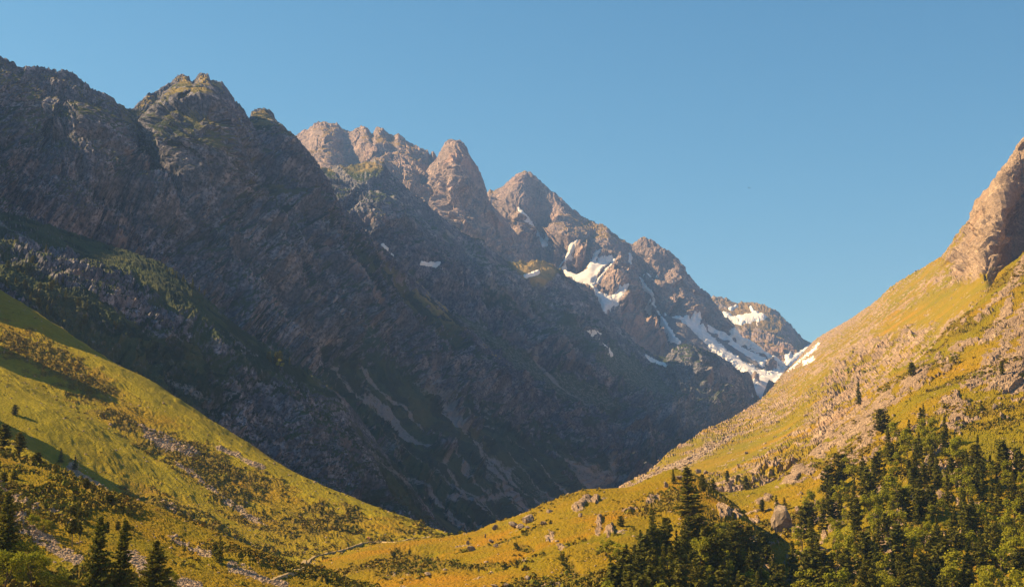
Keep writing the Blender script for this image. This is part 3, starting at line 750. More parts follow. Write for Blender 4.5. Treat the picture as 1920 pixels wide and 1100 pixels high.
# ================================================================== knoll in the middle
S = make_sheet('knoll', [
    [(560, 1120, 640), (900, 1070, 640), (1200, 980, 640), (1350, 960, 640), (1520, 1160, 560)],
    [(560, 1062, 470), (640, 1040, 490), (720, 1020, 510), (790, 1010, 520), (850, 1004, 522), (900, 996, 515), (930, 984, 512), (960, 974, 508), (1000, 957, 503), (1040, 940, 498), (1075, 926, 495), (1100, 919, 494), (1135, 918, 495), (1170, 916, 496), (1200, 904, 498), (1235, 886, 500), (1262, 877, 500), (1285, 880, 498), (1310, 892, 490), (1345, 918, 478), (1380, 945, 462), (1410, 975, 445), (1435, 1010, 425), (1450, 1045, 405), (1465, 1090, 390), (1520, 1140, 380)],
    [(560, 1090, 420), (700, 1055, 430), (850, 1035, 440), (950, 1010, 440), (1050, 970, 440), (1130, 950, 445), (1210, 940, 445), (1290, 930, 440), (1350, 965, 420), (1400, 1020, 395), (1440, 1080, 375), (1520, 1170, 350)],
    [(560, 1130, 350), (750, 1095, 350), (900, 1080, 350), (1050, 1050, 350), (1200, 1030, 350), (1300, 1030, 345), (1400, 1100, 335), (1520, 1220, 320)],
    [(560, 1200, 290), (900, 1150, 285), (1200, 1130, 280), (1400, 1200, 280), (1520, 1280, 280)],
    [(560, 1500, 150), (1520, 1500, 150)]], dens=.68, crisp=False)
P = S.B
shr = smooth(fbm(P, 34, 3, 100) + .02, 0, .3) * (1 - mask_polys(S, [[(860, 1000), (1100, 920), (1240, 890), (1200, 960), (1000, 1000), (900, 1040)]], 20, 10) * .7)
bank = mask_polys(S, [[(740, 1020), (800, 1012), (850, 1035), (830, 1070), (760, 1080), (725, 1050)]], 14, 12)
rk = mask_polys(S, [[(1072, 952), (1082, 938), (1098, 928), (1124, 930), (1122, 942), (1100, 944), (1090, 962), (1074, 962)], [(1114, 1000), (1122, 975), (1130, 968), (1128, 990), (1122, 1004)], [(1132, 1000), (1138, 985), (1150, 986), (1152, 1000), (1140, 1006)],
                    [(1020, 1012), (1030, 998), (1040, 1000), (1036, 1012)], [(1042, 1020), (1055, 1024), (1064, 1034), (1050, 1040)], [(1205, 946), (1222, 930), (1240, 932), (1236, 944), (1218, 952)], [(1168, 960), (1190, 955), (1195, 962), (1172, 966)],
                    [(1340, 945), (1360, 938), (1385, 950), (1392, 968), (1352, 968)], [(1400, 985), (1420, 1000), (1448, 1050), (1440, 1080), (1415, 1040)]], 2.5, 3, 5)
d = fbm(P, 40, 4, 101) * 2.2 + nz(P, 90, 103) * 1.5
tuft = np.abs(nz(P, 2.2, 104)) + .6 * np.abs(nz(P, 1.0, 105))
d = d + tuft * (.3 + 1.0 * shr)
hol = mask_polys(S, [([(975, 1026), (1000, 1030)], 6), ([(950, 1062), (980, 1050)], 6), ([(1060, 1052), (1082, 1066)], 6), ([(1070, 1020), (1098, 1010)], 5), ([(1050, 1082), (1066, 1072)], 5), bank * 0 if False else ([(750, 1040), (820, 1050)], 12)], 5, 5, 9)
d = d - hol * 1.8 + rk * (.5 + facets(S.A * 2, S.Bm, 5, 17, .35, .25) * .5 + facets(S.A, S.Bm, 2, 18, .3, .2))
P = P + S.N * (d * smooth(S.V, 0, S.vc))[..., None]
finish(S, P, 'knoll', terrain_material('knoll_material', dict(LIT, bump=.9), .36), dict(rock=rk, scree=smooth(nz(S.B, 9, 41) + nz(S.B, 2, 42) * .6, .75, .95) * .7, shrub=np.maximum(shr * .75, hol), dry_or_lit=.55 + .45 * smooth(nz(S.B, 30, 43), -.1, .4), rust=0 * d), label='golden grassy knoll with slab outcrops in the valley middle')

# ================================================================== right-hand valley side, upper and far
S = make_sheet('rightfar', [
    [(1130, 1000, 1400), (1300, 900, 2100), (1500, 760, 4600), (1640, 700, 4000), (1800, 560, 2900), (2300, 250, 2200)],
    [(1130, 935, 1120), (1165, 915, 1150), (1185, 900, 1180), (1210, 890, 1230), (1235, 868, 1330), (1252, 850, 1400), (1275, 836, 1480), (1300, 822, 1560), (1320, 806, 1650), (1345, 796, 1750), (1375, 782, 1900), (1400, 768, 2060), (1425, 750, 2300), (1445, 730, 2600), (1462, 708, 3000), (1480, 690, 3400), (1500, 668, 3900), (1520, 645, 4300), (1535, 632, 4300), (1555, 620, 3950), (1580, 606, 3600), (1600, 594, 3300), (1620, 580, 3050), (1645, 562, 2800), (1670, 538, 2600), (1700, 519, 2450), (1725, 505, 2350), (1745, 493, 2250), (1768, 478, 2180), (1780, 462, 2140), (1794, 440, 2110), (1806, 424, 2090), (1819, 416, 2070), (1826, 398, 2060), (1832, 378, 2050), (1840, 372, 2040), (1850, 358, 2030), (1862, 350, 2020), (1870, 320, 2010), (1880, 308, 2000), (1892, 292, 1990), (1903, 277, 1980), (1915, 262, 1970), (1925, 252, 1960), (1960, 215, 1940), (2050, 160, 1850), (2300, 60, 1650)],
    [(1130, 960, 950), (1200, 925, 1000), (1280, 880, 1130), (1350, 840, 1300), (1420, 795, 1550), (1480, 745, 1800), (1540, 690, 1900), (1600, 650, 1880), (1680, 600, 1820), (1760, 540, 1820), (1810, 490, 1850), (1848, 440, 1760), (1870, 415, 1740), (1893, 400, 1860), (1920, 385, 1940), (1960, 340, 1860), (2050, 270, 1600), (2300, 180, 1400)],
    [(1130, 985, 820), (1220, 950, 850), (1330, 900, 950), (1440, 840, 1100), (1540, 760, 1300), (1640, 690, 1420), (1740, 620, 1420), (1845, 530, 1440), (1880, 505, 1600), (1905, 492, 1640), (1935, 478, 1500), (2050, 400, 1300), (2300, 300, 1150)],
    [(1130, 1010, 700), (1250, 985, 720), (1400, 910, 800), (1540, 840, 900), (1680, 740, 960), (1800, 660, 980), (1920, 600, 1000), (2300, 450, 900)],
    [(1130, 1150, 560), (1400, 1100, 640), (1700, 950, 720), (2300, 700, 700)]], dens=.66)
set_fall(S, -42)
d = crag_disp(S, 110, 21.0, .85)
green = mask_polys(S, [[(1440, 800), (1500, 770), (1560, 718), (1535, 745), (1500, 800), (1450, 850), (1380, 890), (1260, 900), (1200, 905), (1260, 880), (1340, 845)],
                       [(1190, 900), (1230, 880), (1262, 850), (1300, 830), (1330, 812), (1290, 850), (1230, 895)],
                       [(1660, 560), (1700, 530), (1760, 490), (1740, 520), (1680, 565)],
                       [(1640, 620), (1700, 575), (1760, 545), (1850, 518), (1870, 530), (1820, 580), (1760, 610), (1700, 620), (1650, 640)],
                       [(1500, 720), (1560, 690), (1540, 715), (1500, 735)]], 10, 16, 2)
gn = smooth(fbm(S.B, 60, 6, 131) + .02, 0, .25)
cliff = mask_polys(S, [[(1775, 500), (1790, 460), (1822, 410), (1836, 370), (1868, 310), (1920, 240), (2000, 180), (2000, 400), (1930, 470), (1880, 505), (1850, 520), (1800, 530)], [(1560, 680), (1620, 640), (1720, 610), (1752, 615), (1740, 640), (1700, 680), (1640, 720), (1560, 790), (1520, 860), (1540, 760)],
                       [(1415, 768), (1440, 750), (1500, 745), (1490, 755), (1440, 765)]], 8, 10, 3)
calm = np.clip(1 - .75 * green - .35 * gn * (1 - cliff), .15, 1) * (.45 + .35 * cliff)
but = cliff * smooth(S.PX, 1740, 1780)
cliff = but + (cliff - but) * slabs(S, 5, 30, 37, -.1, .2)
d = d * calm * edge_on(S) ** np.where(but > .5, 1.0, .7)
d = d + guard(S, but * (grooves(S, 40, 3, .06, 4.0, 6) + grooves(S, 13, 2.2, .12, 14.0, 4)))
d = d + guard(S, but * (facets(S.fall[0] * 2.2, S.fall[1], 26, 301, .3, .3) + facets(S.fall[0] * 2.4, S.fall[1], 11, 311, .4, .35)) * .85)
d = add_lines(S, [([(1920, 270), (1895, 350), (1870, 420), (1862, 500)], 22, 20), ([(1945, 340), (1925, 430), (1890, 500)], 24, -60), ([(1835, 372), (1815, 430), (1790, 490)], 6, -26), ([(1850, 360), (1830, 430), (1800, 510)], 7, 22), ([(1885, 320), (1850, 410), (1810, 510)], 5, -20), ([(1905, 300), (1868, 390), (1830, 500)], 6, 16), ([(1915, 330), (1885, 420), (1850, 510)], 5, -14)], d)
P = S.B + S.N * (d * smooth(S.V, 0, S.vc))[..., None]
st = steepness(P)
scr = mask_polys(S, [[(1190, 905), (1240, 878), (1300, 850), (1370, 815), (1400, 805), (1350, 838), (1290, 872), (1220, 905)]], 5, 6, 7)
rocky = np.maximum(slabs(S, 8, 40, 7, .12, .14), slabs(S, 3.0, 12, 17, .25, .15)) * (1 - .3 * gn)
dl = (rocky * (1 - green)) * (1 - cliff)
P = P + S.N * (dl * (1.2 + nz(S.B, 9, 71) * 1.5))[..., None]
far = smooth(S.D, 2300, 3200)
m = dict(rock=np.clip(np.maximum(rocky * (1 - green * .9), cliff * (.75 + .5 * (st - .1))) + far * .4, 0, 1) * (1 - scr), scree=np.maximum(scr, smooth(nz(S.B, 12, 44) + nz(S.B, 4, 45) * .7, .6, .9) * green), shrub=gn * .45 * (1 - green), dry_or_lit=.5 + .5 * smooth(nz(S.B, 90, 12), 0, .4), rust=.3 * smooth(nz(S.B, 70, 13), .2, .6), streak=(.5 + .5 * but) * tone_streaks(S, 7, 90, 5))
P = crest_teeth(S, P)
finish(S, P, 'mountain', terrain_material('right_mountain_material', RIGHT, 1.0), m, label='sunlit rocky mountainside on the right with steep buttress')
snow(S, [[(1470, 700), (1490, 684), (1520, 658), (1535, 642), (1530, 655), (1505, 672), (1486, 690)], ([(1508, 680), (1524, 672)], 3)], 'snow tongue across the pass saddle', snow_mat, rag=3, seed=51)

# --- nearer right slope
S = make_sheet('rightnear', [
    [(1300, 1120, 900), (1600, 950, 1100), (1800, 760, 1150), (1980, 600, 1200), (2300, 480, 1200)],
    [(1300, 935, 650), (1350, 925, 640), (1400, 915, 640), (1450, 900, 640), (1480, 882, 645), (1520, 860, 660), (1545, 838, 680), (1565, 812, 700), (1600, 782, 720), (1635, 752, 740), (1665, 722, 760), (1700, 694, 780), (1735, 664, 800), (1765, 638, 815), (1790, 608, 830), (1820, 576, 845), (1850, 545, 860), (1880, 508, 880), (1905, 482, 890), (1925, 462, 900), (1980, 410, 920), (2300, 280, 900)],
    [(1300, 975, 560), (1400, 965, 560), (1480, 940, 560), (1560, 890, 580), (1640, 820, 610), (1720, 750, 650), (1800, 690, 690), (1880, 620, 730), (1960, 560, 760), (2300, 440, 740)],
    [(1300, 1020, 500), (1400, 1015, 490), (1480, 1000, 490), (1580, 930, 505), (1680, 850, 530), (1780, 790, 560), (1880, 740, 590), (1980, 690, 620), (2300, 580, 600)],
    [(1300, 1060, 430), (1430, 1060, 420), (1480, 1060, 420), (1600, 1000, 430), (1700, 940, 450), (1800, 890, 470), (1900, 850, 490), (2000, 820, 500), (2300, 740, 490)],
    [(1300, 1130, 360), (1480, 1120, 360), (1700, 1070, 370), (1900, 1030, 390), (2300, 950, 390)],
    [(1300, 1450, 190), (2300, 1350, 200)]], dens=.66)
P = S.B
rkp = [[(1925, 480), (1905, 500), (1870, 560), (1840, 600), (1870, 590), (1910, 540)], [(1820, 740), (1810, 715), (1830, 690), (1850, 660), (1870, 655), (1890, 600), (1925, 560), (1960, 560), (1960, 735), (1880, 735)],
       [(1755, 685), (1760, 672), (1795, 668), (1800, 680), (1770, 695)], [(1860, 600), (1885, 570), (1900, 560), (1890, 610), (1868, 640)], [(1520, 860), (1560, 820), (1600, 790), (1650, 740), (1720, 700), (1750, 690), (1730, 720), (1680, 750), (1640, 790), (1590, 830), (1540, 860)],
       [(1580, 862), (1630, 800), (1655, 790), (1640, 820), (1600, 865)], [(1465, 905), (1475, 885), (1500, 875), (1535, 872), (1520, 890), (1480, 908)], [(1850, 620), (1880, 600), (1870, 640), (1840, 650)], [(1755, 782), (1770, 750), (1800, 745), (1812, 770), (1808, 800), (1790, 810)],
       [(1712, 920), (1735, 912), (1745, 935), (1725, 940)], [(1655, 970), (1690, 965), (1690, 1010), (1675, 1045), (1655, 1040), (1650, 1000)], [(1548, 965), (1570, 945), (1575, 965), (1555, 985)], [(1880, 860), (1925, 870), (1925, 890), (1885, 885)], [(1490, 1010), (1510, 960), (1520, 960), (1510, 1015)]]
rk = mask_polys(S, rkp, 4, 7, 5)
rk = np.maximum(rk, slabs(S, 5, 32, 47, .38, .2) * smooth(S.PY, 480, 560) * .95)
rk = np.maximum(rk * (1 - .8 * slabs(S, 4, 22, 57, .35, .2)), 0)
shr = smooth(fbm(P, 40, 4, 110) + .02, 0, .3)
set_fall(S, -40)
d = fbm(P, 60, 4, 111) * 4.5
cr = crag_disp(S, 34, 23.0, 1.0)
d = d + rk * (.8 + cr * .3) + (1 - rk) * cr * .12
d = d + grooves(S, 10, 1.6, .05, 4.0, 8) * rk
tuft = np.abs(nz(P, 3.0, 114)) + .6 * np.abs(nz(P, 1.5, 115))
d = d + tuft * (.35 + 1.0 * shr) * (1 - rk)
P = P + S.N * (d * smooth(S.V, 0, S.vc))[..., None]
finish(S, P, 'hillside', terrain_material('right_slope_material', dict(RIGHT, bump=.9), .5), dict(rock=rk, scree=smooth(nz(S.B, 9, 41) + nz(S.B, 2.5, 42) * .6, .7, .95) * .7, shrub=shr * .6, dry_or_lit=.5 + .5 * smooth(nz(S.B, 50, 43), -.1, .4), rust=0 * d, streak=.5 * tone_streaks(S, 2.5, 30, 5)), label='near sunlit hillside on the right with pale slabs and forest')

# ground far below everything, out to the horizon
g = np.linspace(-1, 1, 161)
gx, gy = np.meshgrid(np.sign(g) * np.abs(g) ** 1.6 * 9500, np.linspace(-1500, 9800, 161))
GP = np.stack([gx, gy, -70 + fbm(np.stack([gx, gy, 0 * gx], -1), 900, 100, 3) * 30], -1)
GP = GP[::-1]
zz = np.zeros(GP.shape[:2], F32)
o = mesh_from_grid('ground', GP, attrs=dict(rock=zz, scree=zz, shrub=zz + .3, dry_or_lit=zz + .5, rust=zz), mat=terrain_material('ground_material', LIT, 1.0))
tag(o, kind='structure')
print('terrain done', round(time.time() - T0, 1))

# ================================================================== plants, stones, walkers
rng = np.random.RandomState(11)

def place_on(px, py, keys=('nearslope', 'meadow', 'knoll', 'rightnear', 'rightfar', 'rib', 'main')):
    """nearest ground seen at that bearing: (point, slope sheet)"""
    best = None
    for k in keys:
        S = SHEETS[k]
        ic = int(S.vc * (S.P.shape[0] - 1))
        qx, qy, D = S.QX[ic:], S.QY[ic:], S.P[ic:, :, 1]
        d = (qx - px) ** 2 + (qy - py) ** 2
        m = d < 9
        if not m.any(): continue
        Dm = np.where(m, D, 1e9)
        j = np.unravel_index(np.argmin(Dm), Dm.shape)
        if best is None or Dm[j] < best[0][1]:
            best = (S.P[ic:][j], S)
    if best is None:
        for k in keys:
            S = SHEETS[k]
            d = (S.QX - px) ** 2 + (S.QY - py) ** 2
            j = np.unravel_index(np.argmin(d), d.shape)
            if best is None or d[j] < best[2]: best = (S.P[j], S, d[j])
    return best[0], best[1]

class Cards:
    """leaf sprays as small quads"""
    def __init__(s): s.v = []
    def add(s, c, size, nrm=None, asp=1.0):
        n = len(c)
        if nrm is None: nrm = rng.normal(size=(n, 3))
        nrm = nrm / (np.linalg.norm(nrm, axis=1)[:, None] + 1e-9)
        r = rng.normal(size=(n, 3)); a = np.cross(nrm, r); a /= np.linalg.norm(a, axis=1)[:, None] + 1e-9
        b = np.cross(nrm, a); sz = np.broadcast_to(np.asarray(size), (n,))[:, None]
        a = a * sz * asp; b = b * sz
        s.v.append(np.stack([c - a * .5 - b * .35, c + a * .1 - b * .55, c + a * .55 + b * .2, c - a * .1 + b * .5], 1).reshape(-1, 3))
    def mesh(s, name, mat, attrs=None):
        co = np.concatenate(s.v).astype(F32); nq = len(co) // 4
        me = bpy.data.meshes.new(name)
        me.vertices.add(len(co)); me.vertices.foreach_set('co', co.ravel())
        me.loops.add(len(co)); me.loops.foreach_set('vertex_index', np.arange(len(co), dtype=np.int32))
        me.polygons.add(nq); me.polygons.foreach_set('loop_start', np.arange(0, len(co), 4, dtype=np.int32)); me.polygons.foreach_set('loop_total', np.full(nq, 4, np.int32))
        for k, a in (attrs or {}).items():
            at = me.attributes.new(k, 'FLOAT', 'POINT'); at.data.foreach_set('value', a.astype(F32))
        me.update(calc_edges=True); me.materials.append(mat)
        return me

def leaf_material(name, c1, c2, c3, trans=0.25):
    m, t, b = new_mat(name)
    oi = nnode(t, 'ShaderNodeObjectInfo')
    n1 = noise_out(t, 1.6, 3); n2 = noise_out(t, .5, 2)
    col = mixc(t, n1, c1, c2)
    col = mixc(t, mathn(t, 'MULTIPLY', n2, mathn(t, 'ADD', mathn(t, 'MULTIPLY', oi.outputs['Random'], .7), .1)), col, c3)
    t.links.new(col, b.inputs['Base Color']); b.inputs['Roughness'].default_value = .7
    tr = nnode(t, 'ShaderNodeBsdfTranslucent'); t.links.new(col, tr.inputs['Color'])
    mx = nnode(t, 'ShaderNodeMixShader'); mx.inputs[0].default_value = trans
    out = next(n for n in t.nodes if n.type == 'OUTPUT_MATERIAL')
    t.links.new(b.outputs[0], mx.inputs[1]); t.links.new(tr.outputs[0], mx.inputs[2]); t.links.new(mx.outputs[0], out.inputs['Surface'])
    return m

needle_mat = leaf_material('conifer_needles', (.065, .08, .012), (.13, .13, .016), (.25, .21, .022), .3)
pine_mat = leaf_material('pine_needles', (.06, .072, .012), (.11, .11, .016), (.20, .17, .022), .25)
leaf_mat = leaf_material('broadleaf_leaves', (.15, .175, .012), (.27, .27, .018), (.38, .33, .03), .40)
bark_mat, _t, _b = new_mat('bark')
_t.links.new(mixc(_t, noise_out(_t, .4, 4, stretch=(1, 1, 4)), (.09, .065, .045), (.17, .13, .10)), _b.inputs['Base Color'])

def tube(path, radii, n=6):
    V, Fc = [], []
    path = [Vector(p) for p in path]
    for i, (p, r) in enumerate(zip(path, radii)):
        d = (path[min(i + 1, len(path) - 1)] - path[max(i - 1, 0)]).normalized()
        a = d.orthogonal().normalized(); b = d.cross(a)
        for k in range(n):
            w = 2 * math.pi * k / n
            V.append(p + (a * math.cos(w) + b * math.sin(w)) * r)
    for i in range(len(path) - 1):
        for k in range(n):
            Fc.append((i * n + k, i * n + (k + 1) % n, (i + 1) * n + (k + 1) % n, (i + 1) * n + k))
    return V, Fc

def tubes_mesh(name, tubes, mat):
    V, Fc = [], []
    for v, f in tubes:
        o = len(V); V += v; Fc += [tuple(i + o for i in q) for q in f]
    me = bpy.data.meshes.new(name); me.from_pydata(V, [], Fc); me.materials.append(mat)
    return me

def conifer(h, w, seed, fine=1.0, shape='spruce', bare=0.08):
    """trunk and crown meshes; h, w in metres"""
    rs = np.random.RandomState(seed)
    lean = rs.uniform(-.03, .03, 2) * h
    tr = [(lean[0] * t * t, lean[1] * t * t, h * t - .8 * (t == 0)) for t in (0, .15, .4, .7, .97)]
    tubes = [tube(tr, [h * .018, h * .014, h * .010, h * .006, .02])]
    cs = Cards(); nw = int(h * 1.55 * fine) + 4
    side = rs.uniform(.75, 1.15, 12)
    for i in range(nw):
        t = bare + (1 - bare) * (i + rs.uniform(0, .8)) / nw
        if t > .985: continue
        if shape == 'spruce': prof = (1.08 - t) ** 1.0 * (.85 + .3 * rs.rand())
        else: prof = math.sqrt(max(0, 1 - ((t - .42) / .60) ** 2)) * (.7 + .4 * rs.rand()) * (1 - .25 * t)
        L = max(.12, w * .5 * prof)
        nb = max(3, int((4 + 3 * prof) * (.7 + .3 * fine)))
        for k in range(nb):
            if rs.rand() < .12: continue
            az = 2 * math.pi * (k + rs.rand()) / nb
            l = L * rs.uniform(.65, 1.1) * side[int(az / (2 * math.pi) * 12) % 12]
            dr = -.28 + .45 * t if shape == 'spruce' else -.02 + .35 * t
            base = np.array([lean[0] * t * t, lean[1] * t * t, h * t])
            nseg = max(2, int(l / .42 * fine))
            s = (np.arange(nseg) + .6) / nseg
            c = base + np.stack([np.cos(az) * l * s, np.sin(az) * l * s, l * (dr * s + .14 * s * s)], 1)
            perp = np.array([-np.sin(az), np.cos(az), 0])
            for off in (-1, 0, 1):
                cc = c + perp * (off * .26 * (l * (1 - s * .7))[:, None] * .8) + rs.normal(size=c.shape) * .07 * [1, 1, 1.3]
                nn = np.array([0, 0, 1.0]) + rs.normal(size=c.shape) * .55
                cs.add(cc, rs.uniform(.42, .75, nseg) / math.sqrt(fine) * (1.0 if shape == 'spruce' else 1.1), nn, 1.3)
            if l > 1.0 and rs.rand() < .5:
                tubes.append(tube([tuple(base), tuple(c[-1])], [h * .004, .012], 3))
    cs.add(np.array([[lean[0], lean[1], h * .985], [lean[0], lean[1], h * .96]]), .3, np.array([[1., 0, 0], [0, 1., 0]]))
    return tubes_mesh('trunk', tubes, bark_mat), cs.mesh('crown', needle_mat if shape == 'spruce' else pine_mat)

def broadleaf(h, w, seed, fine=1.0):
    rs = np.random.RandomState(seed)
    tubes = [tube([(0, 0, -.8), (.05 * h * rs.uniform(-1, 1), 0, h * .35), (0, .03 * h, h * .62)], [h * .022, h * .016, h * .006])]
    cs = Cards(); nb = rs.randint(9, 14)
    for i in range(nb):
        z = h * rs.uniform(.28, .9); rad = w * .5 * math.sqrt(max(.05, 1 - ((z / h - .52) / .55) ** 2)) * rs.uniform(.3, .85)
        az = rs.uniform(0, 6.28); c0 = np.array([math.cos(az) * rad, math.sin(az) * rad, z]); r = w * rs.uniform(.13, .25)
        n = int(85 * fine); d = rs.normal(size=(n, 3)); d /= np.linalg.norm(d, axis=1)[:, None]
        rr = r * rs.uniform(.35, 1.1, n)[:, None]
        cs.add(c0 + d * rr * [1, 1, .8], rs.uniform(.28, .5, n) / math.sqrt(fine), d + rs.normal(size=d.shape) * .7 + [0, 0, .5], 1.1)
        tubes.append(tube([(0, 0, h * rs.uniform(.2, .45)), tuple(c0)], [h * .007, .015], 3))
    return tubes_mesh('trunk', tubes, bark_mat), cs.mesh('crown', leaf_mat)

PROTO = {
    'spruce': [conifer(12, 6.2, s, 1.0) for s in (1, 2, 3)] + [conifer(12, 5.0, 4, 1.0), conifer(12, 7.0, 5, 1.0)],
    'pine': [conifer(9, 6.6, s, 1.0, 'pine') for s in (11, 12, 13, 14)],
    'broadleaf': [broadleaf(8, 6.0, s) for s in (21, 22, 23, 24)],
    'fine_spruce': [conifer(14, 8.2, s, 1.7, bare=.03) for s in (31, 32, 33)],
    'fine_broadleaf': [broadleaf(7, 6.5, s, 2.6) for s in (41, 42)],
    'bare_pine': [conifer(9, 4.4, 51, 1.6, 'pine', bare=.5)],
}
PH = {'spruce': 12, 'pine': 9, 'broadleaf': 8, 'fine_spruce': 14, 'fine_broadleaf': 7, 'bare_pine': 9}
NAMES = {'spruce': 'spruce_tree', 'pine': 'pine_tree', 'broadleaf': 'broadleaf_tree', 'fine_spruce': 'spruce_tree', 'fine_broadleaf': 'broadleaf_tree', 'bare_pine': 'pine_tree'}
N_TREES = 0
def plant(kind, P, height, label, group, squash=1.0):
    global N_TREES
    tm, cm = PROTO[kind][rng.randint(len(PROTO[kind]))]
    k = height / PH[kind]
    e = bpy.data.objects.new(NAMES[kind], None); scene.collection.objects.link(e)
    e.empty_display_size = .5
    e.location = (float(P[0]), float(P[1]), float(P[2]) - .15)
    e.rotation_euler = (rng.normal() * .035, rng.normal() * .035, rng.uniform(0, 6.28)); w_ = squash * rng.uniform(.85, 1.2); e.scale = (k * w_, k * w_, k)
    for nm, me in (('trunk', tm), ('crown', cm)):
        o = bpy.data.objects.new(nm, me); o.parent = e; scene.collection.objects.link(o)
    tag(e, label, 'tree', group)
    N_TREES += 1
    return e

def tree_at(px, py, hpx, kind, label, group=None, squash=1.0, keys=None):
    P, S = place_on(px, py, keys) if keys else place_on(px, py)
    return plant(kind, P, hpx * P[1] / FOC, label, group, squash)

def wood(key, poly, n, hm, kinds, labels, group, gap, seed, grow=1.0):
    """scatter trees over a stand; labels: list of (test(px, py), words)"""
    S = SHEETS[key]; rs = np.random.RandomState(seed)
    ic = int(S.vc * (S.P.shape[0] - 1))
    sel = np.argwhere((polydist(S.QX, S.QY, poly) > 0) & (np.arange(S.P.shape[0])[:, None] > ic))
    rs.shuffle(sel)
    got = []
    for i, j in sel[:n * 60]:
        x, y = S.QX[i, j], S.QY[i, j]
        g = gap * (1 + .35 * (y - 900) / 200)
        if all((x - a) ** 2 + ((y - b) * 1.5) ** 2 > g * g for a, b in got):
            got.append((x, y))
            kd = kinds[min(int(rs.rand() * len(kinds)), len(kinds) - 1)]
            h = rs.uniform(*hm) * (.9 if kd == 'broadleaf' else 1)
            words = next(w for f, w in labels if f(x, y))
            plant(kd, S.P[i, j], h, {'spruce': 'dark narrow spruce', 'pine': 'dark rounded pine', 'broadleaf': 'light green leafy tree'}[kd] + ' ' + words, group + ', ' + {'spruce': 'spruces', 'pine': 'pines', 'broadleaf': 'leafy trees'}[kd] + ' ' + words)
            if len(got) >= n: break
    return got

